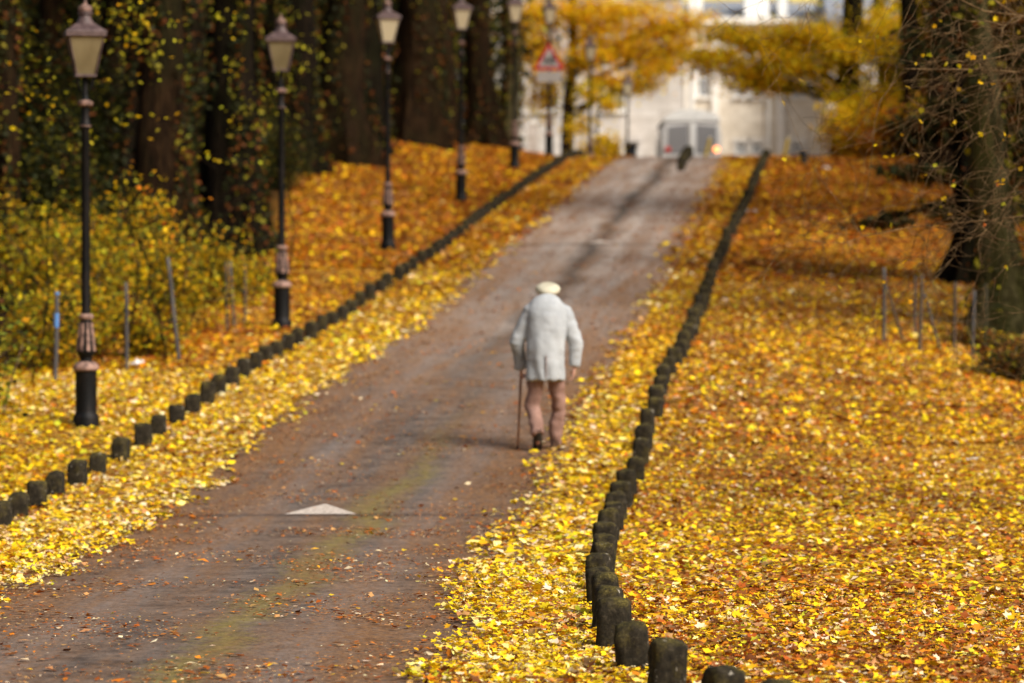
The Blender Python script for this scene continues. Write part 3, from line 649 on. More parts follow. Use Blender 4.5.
tree('yellow_sapling', 'bright yellow young tree standing beside the road top below the orange tree', PX(594, z), z, 4.4, .06, (.3, 0),
  [(-.5, -.2, 1.9, .6, .6, .5, 420), (.1, -.2, .9, .6, .5, .5, 500), (.5, 0, 2.6, .5, .6, .45, 300), (-.3, -.2, 2.9, .6, .6, .5, 350), (.6, -.2, 1.3, .5, .4, .5, 350), (-.6, -.1, .6, .5, .4, .4, 350)], M_bark_dark, dict(yellow=5, sunny=9, lime=1), .13, 10, 'small trees near the crest', spread=.5, leafx=1.5)
# undergrowth right, beneath the crest tree
for (px, z, rx, h, n, w, ls, lab) in [
   (846, 105, 1.1, 2.7, 3600, W_YG, .13, 'yellow green bush at the foot of the crest tree'),
   (876, 103, 1.1, 2.0, 2800, dict(brown=2, rust=2.5, orange=2, olive=2, gold=2.5), .13, 'rusty brown bush right of the crest tree'),
   (900, 106, 1.3, 3.2, 3800, dict(olive=2, lime=3, gold=3, yellow=3), .16, 'olive bush in front of the far pale wall'),
   (938, 102, 1.3, 2.7, 2800, W_BR, .15, 'brown bush left of the dark yew boughs'),
   (985, 100, 1.8, 3.6, 2800, dict(dkgreen=3, brown=3, olive=2), .17, 'dark bush behind the drooping yew boughs'),
   (1030, 74, 1.6, 3.2, 2600, dict(dkgreen=4, brown=2, olive=2), .14, 'dark bush at the right edge behind the lichened trunk'),
   (1022, 46, .85, .95, 2600, dict(dkgreen=6, brown=2.5, olive=1), .07, 'low dark bramble at the right edge by the stakes'),
   (978, 50.5, .75, .35, 1500, dict(dkgreen=3, brown=4, olive=2), .06, 'low weedy clump around the right hand stakes')]:
    bush('shrub', lab, PX(px, z), z, rx, rx*.8, h, n, w, ls, 10, 'bushes on the right')
# undergrowth left : yellow leaved shrubs behind the lamps
W_SH = dict(olive=3, lime=2.6, gold=3.6, yellow=2.2, green=.5, dkgreen=5, brown=1.6)
for (px, z, rx, h, n, ls, lab) in [
   (66, 55, 1.3, 2.05, 5200, .085, 'yellow green shrub behind the nearest lamp base'),
   (122, 57, 1.3, 2.05, 5200, .085, 'tall yellow green shrub right of the nearest lamp'),
   (18, 58, 1.3, 2.0, 4600, .085, 'yellow green shrub at the left edge behind the blue marked stake'),
   (160, 52, 1.1, 1.7, 4600, .08, 'yellow shrub behind the leaning stake'),
   (206, 56, 1.05, 1.5, 4200, .08, 'low golden shrub left of the second lamp'),
   (100, 48.5, 1.0, 1.5, 4200, .075, 'low olive shrub right behind the nearest lamp base'),
   (40, 46.5, .95, 1.4, 3800, .075, 'low olive shrub around the blue marked stake'),
   (150, 48, .7, .9, 2200, .07, 'small yellow shrub between the upright and the leaning stake'),
   (240, 58, .8, .8, 2000, .08, 'small golden shrub by the three thin stakes')]:
    bush('shrub', lab, PX(px, z), z, rx, rx*.7, h, n, W_SH, ls, 14, 'yellow shrubs at the edge of the left wood', spread=.15)
bush('leafy_shrub', 'near shrub with large green leaves at the left edge', PX(-4, 40), 40, .42, .4, 1.75, 620, dict(green=5, lime=2, olive=3, dkgreen=3, gold=.6), .10, 7, 'shrubs by the left edge', spread=.15)
# saplings whose sparse leaves catch the light against the dark wood
def sapling(lab, px, z, h, spec, w, ls, stake=False):
    x = PX(px, z); gh = G(x, z); root = empty('sapling', (x, z, gh), lab, 'young tree', 'saplings in front of the left wood'); mb = MB()
    st = wobble_path((0, 0, -.1), (random.uniform(-.5, .5), 0, h), 10, .16, 0, px); mb.tube(st, [.013 * (1 - .8*i/10) for i in range(11)], 6)
    P = []
    for (a, b, n) in [(p_, q_, max(3, int(n_ * .5))) for p_, q_, n_ in spec]:            # pixel aims of leafy sprays
        e = Vector((PX(a, z) - x, random.uniform(-.5, .5), PH(b, z) - gh)); s0 = min(st, key=lambda q: abs(q.z - (e.z - .4)))
        tw = wobble_path(s0, e, 6, .09, .05, a + b); mb.tube(tw, [.009, .008, .007, .006, .004, .003, .002], 4, cap=False)
        for k in range(n):
            q = tw[random.randint(3, 6)]; P.append(tuple(q + Vector((random.gauss(0, .13), random.gauss(0, .12), random.gauss(0, .09)))))
    mb.build('stem', M_bark_dark, root); P = np.array(P)
    leaves('leaf', P, rng.uniform(ls*.7, ls*1.3, len(P)), pick(len(P), w), M_leaf, root, tilt=.9)['kind'] = 'stuff'
W_SL = dict(lime=4, olive=3, yellow=2, gold=1)
sapling('sapling with sprays of lime leaves above and around the nearest lamp', 118, 46, 4.6, [(105, 12, 34), (125, 30, 40), (140, 38, 40), (150, 10, 30), (170, 45, 22), (95, 60, 12), (180, 20, 20), (112, 112, 16), (78, 118, 10), (165, 110, 16), (128, 5, 30), (60, 20, 14), (150, 72, 12), (72, 76, 8)], W_SL, .085)
sapling('sapling with hanging orange yellow leaves beside the leaning stake', 165, 47, 2.9, [(108, 200, 16), (122, 215, 18), (135, 165, 10), (160, 195, 30), (168, 215, 34), (176, 178, 16), (150, 178, 12), (120, 178, 8), (135, 232, 12), (165, 240, 20), (190, 210, 8), (212, 205, 8)], dict(gold=5, orange=2.2, yellow=3), .095)
sapling('sapling with scattered lime leaves left of the second lamp', 205, 52, 4.6, [(232, 18, 22), (243, 25, 24), (236, 62, 16), (218, 60, 14), (200, 152, 12), (180, 145, 12), (163, 140, 10), (258, 100, 14), (266, 88, 20), (292, 108, 12), (230, 92, 10), (240, 70, 12), (258, 160, 14), (262, 205, 12), (225, 215, 10), (245, 125, 10)], W_SL, .085)
sapling('sapling with lime leaves at the far left above the shrubs', 30, 44, 4.4, [(6, 60, 14), (20, 75, 18), (28, 85, 14), (22, 95, 10), (55, 90, 14), (38, 105, 12), (60, 122, 10), (8, 20, 12), (30, 40, 10), (12, 130, 10), (45, 150, 8), (75, 140, 12), (5, 90, 10), (30, 212, 8)], W_SL, .085)
sapling('sapling with lime leaves between the second and third lamps', 285, 60, 5.0, [(300, 42, 22), (315, 50, 20), (322, 55, 12), (270, 80, 14), (268, 95, 10), (290, 12, 14), (245, 10, 12), (330, 20, 10), (300, 90, 6)], dict(olive=5, lime=2, green=1), .09)

# ------------------------------------------------------------------ buildings at the top
def stone(name, c1, c2, scale=1.6, brick=None):
    t = NT(name); g = t.pos(); f = t.noise(g, scale, 6, .6); c = t.ramp(f, [(.3, c1), (.7, c2)])
    if brick:
        b = t.new('ShaderNodeTexBrick'); tc = t.new('ShaderNodeNewGeometry'); sp = t.new('ShaderNodeSeparateXYZ'); cb = t.new('ShaderNodeCombineXYZ')
        t.link(tc.outputs['Position'], sp.inputs[0]); t.link(sp.outputs[0], cb.inputs[0]); t.link(sp.outputs[2], cb.inputs[1]); t.link(cb.outputs[0], b.inputs['Vector'])
        b.inputs['Scale'].default_value = 1; b.inputs['Brick Width'].default_value = brick[0]; b.inputs['Row Height'].default_value = brick[1]; b.inputs['Mortar Size'].default_value = .012
        b.inputs['Color1'].default_value = (1, 1, 1, 1); b.inputs['Color2'].default_value = (.82, .80, .78, 1); b.inputs['Mortar'].default_value = (.6, .58, .55, 1)
        c = t.mix(1.0, c, b.outputs['Color'], 'MULTIPLY')
    t.bump(f, .2, .02); return t.base(c, .85, 0, .25)
M_cream = stone('cream ashlar', (.70, .62, .50), (.84, .77, .66), 1.2, (.8, .34))
M_greyst = stone('grey harling', (.48, .44, .40), (.62, .57, .52), 1.0, (.9, .3))
M_greyst2 = stone('weathered grey ashlar', (.54, .49, .45), (.68, .63, .58), 1.0, (.8, .34))
M_trim = stone('pale dressed stone', (.66, .62, .56), (.80, .76, .70), 3)
M_slate = simple('slate roof', (.15, .16, .19), (.26, .28, .32), 8, .7, .5, .02, stretch=(1, 1, 4))
M_ochre = simple('ochre painted render', (.55, .42, .12), (.70, .55, .20), 3, .8)
t = NT('window glass'); M_glass = t.base((.24, .24, .25), .15, 0, .8)
t = NT('dark opening'); M_darkdoor = t.base((.012, .013, .02), .6)
M_white = simple('white paint', (.68, .68, .66), (.82, .82, .80), 5, .5, .05)
def window(parent, x, y, z, w, h, surround=M_trim, bars=True):
    mb = MB(); s = .12                                   # stone surround with projecting sill
    mb.box((x - w/2 - s/2, y - .02, z), (s, .12, h + .001)); mb.box((x + w/2 + s/2, y - .02, z), (s, .12, h + .001))
    mb.box((x, y - .03, z + h/2 + .10), (w + .32, .16, .2)); mb.box((x, y - .06, z - h/2 - .06), (w + .36, .24, .12))
    f = mb.build('window', surround, parent, smooth=False)
    mg = MB(); mg.box((x, y + .10, z), (w, .03, h)); mg.build('pane', M_glass, f, smooth=False)
    mf = MB(); b = .07
    mf.box((x - w/2 + b/2, y + .06, z), (b, .05, h)); mf.box((x + w/2 - b/2, y + .06, z), (b, .05, h))
    for zz in (-h/2 + b/2, 0, h/2 - b/2): mf.box((x, y + .055, z + zz), (w - 2*b, .06, b))
    mf.box((x, y + .062, z), (.035, .03, h - 2*b)); mf.build('sash', M_white, f, smooth=False)
def facade(name, label, x0, x1, y, z0, z1, mat, cols, rows, ww, extra=None, depth=10):
    """front wall built as panels around real window openings"""
    root = empty(name, ((x0+x1)/2, y, z0), label, 'building'); mb = MB(); cx = (x0+x1)/2
    xs_ = []; 
    for c in cols: xs_ += [c - ww/2, c + ww/2]
    xe = [x0] + xs_ + [x1]
    for i in range(0, len(xe), 2): mb.box(((xe[i]+xe[i+1])/2 - cx, .15, (z1-z0)/2), (xe[i+1]-xe[i], .3, z1-z0))
    for c in cols:
        zl = 0
        for (rz_, rh) in rows:
            mb.box((c - cx, .15, (zl + rz_ - rh/2)/2), (ww, .3, rz_ - rh/2 - zl)); zl = rz_ + rh/2
        mb.box((c - cx, .15, (zl + z1 - z0)/2), (ww, .3, z1 - z0 - zl))
    mb.box((x0 - cx + .15, depth/2 + .3, (z1-z0)/2), (.3, depth, z1-z0)); mb.box((x1 - cx - .15, depth/2 + .3, (z1-z0)/2), (.3, depth, z1-z0)); mb.box((0, depth + .45, (z1-z0)/2), (x1-x0, .3, z1-z0))
    mb.build('wall', mat, root, smooth=False)
    for c in cols:
        for (rz_, rh) in rows: window(root, c - cx, 0.0, rz_, ww, rh)
    return root, cx
YB = 165.0; zb = 3.5
cols = [PX(p, YB) for p in (703, 741, 757, 797)]
b, cx = facade('town_house', 'tall cream stone house with slate roof and dormers closing the road top', PX(684, YB), PX(828, YB), YB, zb, PH(24, YB), M_cream, cols, [(3.75, .6), (7.1, 1.8)], 0.55)
HB = PH(24, YB) - zb
mb = MB()
for p in (688, 715, 780, 824): mb.box((PX(p, YB) - cx, -.11, HB/2 - .2), (.34, .22, HB - .4))
mb.build('pilaster', M_trim, b, smooth=False)
mb = MB(); mb.box((0, -.2, HB + .12), (PX(828, YB)-PX(684, YB) + .5, .7, .3)); mb.build('cornice', M_trim, b, smooth=False)
for zz in (2.6, 8.6):
    mb = MB(); mb.box((0, -.1, zz), (PX(828, YB)-PX(684, YB) - .02, .16, .2)); mb.build('string_course', M_trim, b, smooth=False)
W_ = PX(828, YB)-PX(684, YB)
mb = MB(); mb.add([(-W_/2, 0, HB+.27), (W_/2, 0, HB+.27), (W_/2, 10.4, HB+.27), (-W_/2, 10.4, HB+.27), (-W_/2+.0, 5, HB+1.5), (W_/2, 5, HB+1.5)], [(0,1,5,4), (2,3,4,5), (0,4,3), (1,2,5), (0,3,2,1)])
roof = mb.build('roof', M_slate, b, smooth=False)
for p, w_ in ((757, .9), (783, .35), (696, .5)):
    mb = MB(); xx = PX(p, YB) - cx; mb.box((xx, 1.1, HB + 1.05), (w_*1.3, 1.6, 1.5)); mb.build('dormer', M_white, b, smooth=False)
mb = MB()
mb.box((PX(812, YB) - cx, 5, HB + 2.0), (1.3, .8, 2.4)); mb.box((-W_/2 + .5, 5, HB + 2.0), (1.0, .9, 2.4)); mb.build('chimney', M_ochre, roof, smooth=False)
mb = MB(); 
for p in (692, 768): mb.tube([(PX(p, YB) - cx, -.30, .05), (PX(p, YB) - cx, -.30, HB - .3)], .07, 8)
mb.build('downpipe', M_white, b)
YO = 181.0
b4, cx4 = facade('ochre_house', 'ochre rendered house rising behind the cream house', PX(640, YO), PX(850, YO), YO, zb, PH(-45, YO), M_ochre, [PX(p, YO) for p in (700, 728, 770, 800)], [(13.9, 1.3)], .8)
W4 = PX(850, YO) - PX(640, YO); H4 = PH(-45, YO) - zb
mb = MB(); mb.add([(-W4/2-.2, -.3, H4), (W4/2+.1, -.3, H4), (W4/2+.1, 10.6, H4), (-W4/2-.2, 10.6, H4), (-W4/2-.2, 5, H4+3.6), (W4/2+.1, 5, H4+3.6)], [(0,1,5,4), (2,3,4,5), (0,4,3), (1,2,5), (0,3,2,1)]); mb.build('roof', M_slate, b4, smooth=False)
# grey house to its left, a step nearer
YG = 158.0
cols = [PX(p, YG) for p in (470, 515, 548, 614)]
b2, cx2 = facade('grey_house', 'plain grey stone house behind the far street lamps', PX(430, YG), PX(683, YG), YG, zb, PH(-6, YG), M_greyst, cols, [(5.9, 1.5), (9.3, 1.5)], .85)
W2 = PX(683, YG) - PX(430, YG); H2 = PH(-6, YG) - zb
mb = MB(); mb.add([(-W2/2-.2, -.3, H2), (W2/2+.1, -.3, H2), (W2/2+.1, 10.6, H2), (-W2/2-.2, 10.6, H2), (-W2/2-.2, 5, H2+3.6), (W2/2+.1, 5, H2+3.6)], [(0,1,5,4), (2,3,4,5), (0,4,3), (1,2,5), (0,3,2,1)]); mb.build('roof', M_slate, b2, smooth=False)
# porch with two dark openings
xp = PX(621, YG) - cx2; hp = PH(137, YG) - zb
mb = MB(); mb.box((xp, -.9, hp - .15), (1.9, 1.8, .3)); 
for dx in (-.82, 0, .82): mb.box((xp + dx, -1.6, (hp-.3)/2), (.18, .3, hp - .3))
pr = mb.build('porch', M_greyst2, b2, smooth=False)
mb = MB(); mb.box((xp - .42, -.06, (hp-.35)/2), (.55, .1, hp - .36)); mb.box((xp + .42, -.06, (hp-.35)/2), (.55, .1, hp - .36)); mb.build('door', M_darkdoor, b2, smooth=False)
# lower weathered house right, then low pale wall
YR = 160.0
cols = [PX(p, YR) for p in (860, 905, 950, 1000)]
b3, cx3 = facade('weathered_house', 'weathered grey house partly hidden behind the crest tree', PX(829.5, YR), PX(1060, YR), YR, zb, PH(40, YR), M_greyst2, cols, [(2.2, 1.6), (6.0, 1.6)], .8)
W3 = PX(1060, YR) - PX(829.5, YR); H3 = PH(40, YR) - zb
mb = MB(); mb.add([(-W3/2, -.3, H3), (W3/2+.1, -.3, H3), (W3/2+.1, 10.6, H3), (-W3/2, 10.6, H3), (-W3/2, 5, H3+3.6), (W3/2+.1, 5, H3+3.6)], [(0,1,5,4), (2,3,4,5), (0,4,3), (1,2,5), (0,3,2,1)]); mb.build('roof', M_slate, b3, smooth=False)

# ------------------------------------------------------------------ coach seen from behind
def coach():
    z = 128.0; x = PX(692, z); gh = G(x, z) + .036; root = empty('minibus', (x, z, gh), 'white roofed minibus seen from behind beyond the crest of the road', 'minibus')
    W, L, H = 2.2, 6.2, 3.0; mb = MB()
    sec = [(-W/2+.04, .35), (W/2-.04, .35), (W/2, .9), (W/2-.03, 2.1), (W/2-.12, 2.55), (-W/2+.12, 2.55), (-W/2+.03, 2.1), (-W/2, .9)]
    mb.prism(sec, 0, L); M_body = simple('minibus pale paint', (.62, .62, .62), (.70, .70, .70), 2, .3, .02, spec=.6)
    body = mb.build('body', M_body, root, angle=30)
    mb = MB(); arc = [(W/2*math.cos(a)*.97, 2.552 + .44*math.sin(a)) for a in np.linspace(0, math.pi, 13)]; mb.prism(arc, -.05, L); mb.build('roof', M_white, root, angle=50)
    for s in (-1, 1):
        mb = MB(); mb.prism([(s*.16, 1.35), (s*.92, 1.35), (s*.90, 2.35), (s*.16, 2.42)] if s > 0 else [(-.92, 1.35), (-.16, 1.35), (-.16, 2.42), (-.90, 2.35)], -.02, .03); mb.build('rear_window', M_glass, root, smooth=False)
        t = NT('tail lamp red' if s < 0 else 'lit tail lamp'); m = t.base((.5, .03, .02), .3)
        if s > 0: t.p.inputs['Emission Color'].default_value = (1, .35, .12, 1); t.p.inputs['Emission Strength'].default_value = 2.5
        mb = MB(); mb.lathe([(.001, 0), (.10, 0), (.12, .02), (.10, .05), (.001, .06)], 12); o = mb.build('tail_lamp', m, root); o.rotation_euler = (R(90), 0, 0); o.location = (s*.9, -.0, 1.5)
        for yy in (1.2, L - 1.3):
            mb = MB(); mb.tube([(s*(W/2 - .26), yy, .38), (s*(W/2 - .02), yy, .38)], .38, 20); mb.build('wheel', M_darkdoor, root)
        for k in range(3):
            mb = MB(); mb.box((s*(W/2 + .0), 1.4 + k*1.6, 1.75), (.05, 1.3, .75)); mb.build('side_window', M_glass, root, smooth=False)
    mb = MB(); mb.box((0, -.03, 1.5), (.16, .06, 2.0)); mb.build('door_pillar', M_white, root, smooth=False)
    mb = MB(); mb.box((0, -.08, .48), (W*.95, .2, .22)); mb.build('bumper', M_darkdoor, root, smooth=False)
coach()

# ------------------------------------------------------------------ street lamps
t = NT('weathered black paint'); g = t.coord('Object', (1, 1, .5)); f = t.noise(g, 7, 5, .65)
t.bump(t.noise(g, 60, 3), .15, .003); M_iron = t.base(t.ramp(f, [(.45, (.003, .003, .003)), (.75, (.016, .011, .010))]), .55, 0, .15)
M_chalk = simple('chalky pink weathered paint', (.06, .032, .026), (.32, .19, .145), 14, .7, .3, .004)
M_cap = simple('faded maroon lantern roof', (.035, .018, .018), (.11, .07, .066), 10, .6, .2, .004)
t = NT('milky lantern glass'); f = t.noise(t.coord('Object', (1, 1, .3)), 6, 4)
t.base(t.ramp(f, [(.3, (.17, .13, .065)), (.7, (.36, .29, .16))]), .35, 0, .4)
tr = t.new('ShaderNodeBsdfTranslucent'); tr.inputs[0].default_value = (.50, .40, .22, 1); mx = t.new('ShaderNodeMixShader'); mx.inputs[0].default_value = .45
t.link(t.p.outputs[0], mx.inputs[1]); t.link(tr.outputs[0], mx.inputs[2]); t.link(mx.outputs[0], t.out.inputs[0]); M_lglass = t.m
t = NT('cream lantern glass'); t.base((.62, .54, .38), .35, 0, .4)  # paler glass for the farther lanterns
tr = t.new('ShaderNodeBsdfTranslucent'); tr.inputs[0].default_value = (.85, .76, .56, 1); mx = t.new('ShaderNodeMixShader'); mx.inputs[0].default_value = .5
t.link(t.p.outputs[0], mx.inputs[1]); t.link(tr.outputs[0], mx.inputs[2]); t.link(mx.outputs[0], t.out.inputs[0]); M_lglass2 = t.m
def make_lamp():
    root = empty('street_lamp', (0, 0, 0), 'x', 'street lamp', 'row of old street lamps on the left verge')
    mb = MB(); mb.lathe([(.15, -.2), (.152, .12), (.146, .15), (.128, .17), (.122, .2), (.122, .62), (.128, .655)], 20); mb.build('plinth', M_iron, root)
    mb = MB(); mb.lathe([(.13, .656), (.148, .67), (.150, .70), (.138, .725), (.118, .74), (.10, .76)], 20); mb.build('collar', M_chalk, root)
    mb = MB(); mb.lathe([(.075, .74), (.07, .80), (.088, .83), (.106, .87), (.105, .92), (.088, 1.04), (.072, 1.16), (.066, 1.24)], 16); vs = mb.build('vase', M_iron, root, angle=25)
    for k in range(8):       # raised weathered ribs round the vase
        a = k * math.pi / 4 + .2; mb = MB(); P = [(.104, .88), (.097, .98), (.083, 1.10), (.071, 1.2)]
        for i in range(3):
            (r0, z0), (r1, z1) = P[i], P[i+1]; w0, w1 = .026 - .004*i, .022 - .004*i; vs_ = []
            for (rr_, zz, ww) in ((r0, z0, w0), (r1, z1, w1)):
                for off, rad in ((-ww, rr_ - .008), (ww, rr_ - .008), (ww*.7, rr_ + .006), (-ww*.7, rr_ + .006)):
                    vs_.append((rad*math.cos(a) - off*math.sin(a), rad*math.sin(a) + off*math.cos(a), zz))
            mb.add(vs_, [(0,1,2,3)[::-1], (4,5,6,7), (0,1,5,4), (1,2,6,5), (2,3,7,6), (3,0,4,7)])
        mb.build('rib', M_chalk, vs)
    mb = MB(); mb.lathe([(.07, 1.235), (.084, 1.25), (.086, 1.275), (.072, 1.295), (.055, 1.30)], 16); mb.build('collar', M_chalk, root)
    mb = MB(); mb.lathe([(.053, 1.28), (.050, 1.6), (.045, 3.36), (.05, 3.37), (.063, 3.40), (.064, 3.43), (.052, 3.46), (.046, 3.48), (.044, 3.62), (.05, 3.64)], 16); mb.build('column', M_iron, root)
    mb = MB(); mb.lathe([(.052, 3.636), (.085, 3.65), (.088, 3.685), (.06, 3.70), (.04, 3.71)], 16); mb.build('collar', M_chalk, root)
    mb = MB(); mb.lathe([(.058, 3.40), (.067, 3.415), (.058, 3.43)], 12); mb.build('knob', M_chalk, root)
    mb = MB(); mb.lathe([(.05, 3.70), (.032, 3.76), (.024, 3.98)], 12)
    for k in range(4):
        a = math.pi/4 + k * math.pi/2; mb.tube([(.02*math.cos(a), .02*math.sin(a), 3.78), (.09*math.cos(a), .09*math.sin(a), 3.82), (.12*math.cos(a), .12*math.sin(a), 3.90), (.13*math.cos(a), .13*math.sin(a), 3.985)], .009, 6)
    mb.build('bracket', M_iron, root)
    # lantern : square, tapering down
    w0, w1, z0, z1 = .105, .20, 3.985, 4.43; mb = MB()
    mb.box((0, 0, z0 - .005), (2*w0+.03, 2*w0+.03, .025)); mb.box((0, 0, z1 + .004), (2*w1+.05, 2*w1+.05, .03))
    for sx, sy in ((-1,-1), (1,-1), (1,1), (-1,1)): mb.tube([(sx*w0, sy*w0, z0), (sx*w1, sy*w1, z1)], .011, 4)
    fr = mb.build('lantern_frame', M_cap, root, smooth=False)
    for k in range(4):
        mb = MB(); q = Matrix.Rotation(k*math.pi/2, 3, 'Z'); a0, a1 = w0 - .006, w1 - .006
        vs_ = [q @ Vector(p) for p in ((-a0, -a0, z0+.01), (a0, -a0, z0+.01), (a1, -a1, z1-.012), (-a1, -a1, z1-.012), (-a0, -a0+.006, z0+.01), (a0, -a0+.006, z0+.01), (a1, -a1+.006, z1-.012), (-a1, -a1+.006, z1-.012))]
        mb.add(vs_, [(0,1,2,3), (7,6,5,4), (0,4,5,1), (1,5,6,2), (2,6,7,3), (3,7,4,0)]); mb.build('pane', M_lglass, fr, smooth=False)
    mb = MB(); s2 = math.sqrt(2)
    mb.lathe([(.225*s2, 4.445), (.232*s2, 4.46), (.228*s2, 4.475), (.19*s2, 4.50), (.13*s2, 4.545), (.105*s2, 4.565)], 4, rz=math.pi/4)
    mb.lathe([(.105, 4.55), (.10, 4.58), (.075, 4.62), (.068, 4.66), (.085, 4.67), (.085, 4.70)], 14)
    rf = mb.build('lantern_roof', M_cap, root, angle=35)
    mb = MB(); mb.lathe([(.04, 4.695), (.075, 4.71), (.082, 4.74), (.07, 4.765), (.03, 4.78), (.018, 4.80), (.022, 4.82), (.008, 4.85)], 14); mb.build('finial', M_chalk, rf)
    return root
LAMPS = [(86, 39.2, 424, 'nearest and tallest looking street lamp, at the left behind the bollards'),
         (282, 52.6, 331, 'second street lamp from the left, beside the small stakes'),
         (388, 66.0, 250, 'third street lamp from the left, its lantern at the picture top'),
         (461, 79.2, 202, 'fourth street lamp, with dark plinth standing on the orange bank'),
         (514.5, 93.5, 168, 'fifth street lamp, just left of the warning sign'),
         (549, 106.5, 151, 'sixth street lamp, the one carrying the triangular warning sign'),
         (590, 119.5, 177, 'seventh street lamp, in front of the bright yellow young tree'),
         (627, 132.5, 205, 'eighth and farthest street lamp, in front of the grey house porch')]
lamp0 = make_lamp()
for i, (px, z, py, lab) in enumerate(LAMPS):
    o = lamp0 if i == 0 else copy_tree(lamp0); x = PX(px, z)
    o.location = (x, z, G(x, z) - .02); s = (PH(py, z) + 4.82 - G(x, z) + .02) / 4.84 if i not in (6, 7) else 1.0
    s = min(max(s, .96), 1.05); o.scale = (1, 1, s); o.rotation_euler = (random.uniform(-.004, .004), random.uniform(-.006, .006), R(9) + random.uniform(-.1, .1)); o['label'] = lab
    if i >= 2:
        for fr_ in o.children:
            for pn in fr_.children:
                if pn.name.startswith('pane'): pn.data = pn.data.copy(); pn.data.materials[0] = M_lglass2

# warning sign on the sixth lamp
def warning_sign():
    px, z, py, _ = LAMPS[5]; x = PX(px, z); root = empty('warning_sign', (x, z - .12, PH(61, z)), 'red bordered triangular warning sign with two dark walking figures above a grey plate', 'road sign')
    def tri(s, r, y0, y1, name, m):
        h = s * math.sqrt(3) / 2; pts = []
        V = [Vector((-s/2, -h/3)), Vector((s/2, -h/3)), Vector((0, 2*h/3))]
        for i in range(3):
            v = V[i]; a = (V[i-1] - v).normalized(); b = (V[(i+1) % 3] - v).normalized()
            for q in (0, .5, 1): pts.append(tuple(v + (a * (1-q) + b * q) * r * (1 if q != .5 else .62)))
        mb = MB(); mb.prism(pts, y0, y1); return mb.build(name, m, root, smooth=False)
    Mr = simple('sign red', (.34, .006, .010), (.40, .010, .012), 4, .4, .02); Mw = simple('sign white', (.28, .25, .24), (.36, .33, .31), 5, .6, .02)
    Mg = simple('sign plate grey', (.26, .235, .215), (.34, .31, .29), 5, .5, .02); Mk = simple('sign black', (.012, .012, .014), (.02, .02, .022), 5, .5, .02)
    tri(1.0, .08, .0, .02, 'border', Mr); tri(.68, .03, -.006, -.002, 'panel', Mw)
    for dx, s in ((-.095, 1.05), (.09, 1.3)):           # stooped walking figures
        mb = MB(); f = lambda pts: [(dx + a*s, -.14 + b*s) for a, b in pts]
        mb.prism(f([(.02+.035*math.cos(t_), .235+.035*math.sin(t_)) for t_ in np.linspace(0, 6.1, 10)]), -.014, -.008)
        mb.prism(f([(-.05, .09), (.03, .09), (.055, .15), (.03, .205), (-.02, .205), (-.055, .15)]), -.0135, -.0085)
        mb.prism(f([(-.05, .088), (-.005, .088), (-.035, 0), (-.07, 0)]), -.013, -.009); mb.prism(f([(-.01, .087), (.035, .087), (.065, 0), (.03, 0)]), -.0125, -.0095)
        mb.prism(f([(.055, .15), (.10, .11), (.105, 0), (.095, 0), (.09, .10), (.045, .13)]), -.012, -.010)
        mb.build('figure', Mk, root, smooth=False)
    mb = MB(); mb.box((0, .0, -.50), (.76, .02, .34)); pl = mb.build('plate', Mg, root, smooth=False)
    mb = MB(); 
    for zz in (0.1, -.30, -.55): mb.box((0, .055, zz), (.12, .09, .04))
    mb.build('clamp', M_iron, root, smooth=False)
warning_sign()

# ------------------------------------------------------------------ bollards
t = NT('mossy stone'); g = t.coord('Object'); gp = t.pos(); f = t.noise(gp, 24, 6, .7); f2 = t.noise(gp, 7, 5, .65)
geo = t.new('ShaderNodeNewGeometry'); sp = t.new('ShaderNodeSeparateXYZ'); t.link(geo.outputs['Normal'], sp.inputs[0])
c = t.ramp(f, [(.3, (.007, .006, .004)), (.55, (.024, .019, .012)), (.75, (.07, .056, .036))])
moss = t.math('ADD', t.math('MULTIPLY', sp.outputs[2], .30), t.math('MULTIPLY', t.math('SUBTRACT', f2, .52), 1.6), True)
c = t.mix(t.math('MULTIPLY', moss, 1.6, True), c, t.ramp(t.noise(gp, 70, 4, .75), [(.35, (.014, .011, .004)), (.58, (.13, .10, .02)), (.72, (.34, .27, .10))]))
c = t.mix(t.ramp(t.noise(gp, 16, 3, .6), [(.66, (0, 0, 0)), (.72, (.8, .8, .8))]), c, (.30, .27, .22))
t.bump(f, .9, .012); M_boll = t.base(c, .95, 0, .15)
def bollard_mesh(seed, w=.185, h=.27):
    rs = random.Random(seed); prof = [(1.02, -.22), (1.02, 0), (1.0, .10), (.98, .18), (.97, h-.045), (.92, h-.022), (.80, h-.008), (.5, h+.001), (.2, h+.005)]
    n = 32; vs = []; fs = []
    for r_, z_ in prof:
        for k in range(n):
            a = 2*math.pi*k/n; ca, sa = math.cos(a), math.sin(a); p = 5
            q = (abs(ca)**p + abs(sa)**p) ** (-1/p) * w/2 * r_
            v = Vector((q*ca, q*sa, z_)); d = mnoise.noise(v * 14 + Vector((seed*3.1, 0, 0))) * .013 + mnoise.noise(v * 35 + Vector((seed, 5, 0))) * .006
            vs.append((v.x * (1 + d/.09), v.y * (1 + d/.09), v.z + (d if z_ > .15 else 0)))
    m = len(prof); vs.append((0, 0, h + .006))
    for i in range(m-1):
        for k in range(n): k2 = (k+1) % n; fs.append((i*n+k, i*n+k2, (i+1)*n+k2, (i+1)*n+k))
    for k in range(n): fs.append(((m-1)*n+k, (m-1)*n+(k+1) % n, m*n))
    mb = MB(); mb.v = vs; mb.f = fs; o = mb.build('stone_bollard', M_boll, angle=60); return o
protos = [bollard_mesh(s) for s in range(6)]; used = [False] * 6
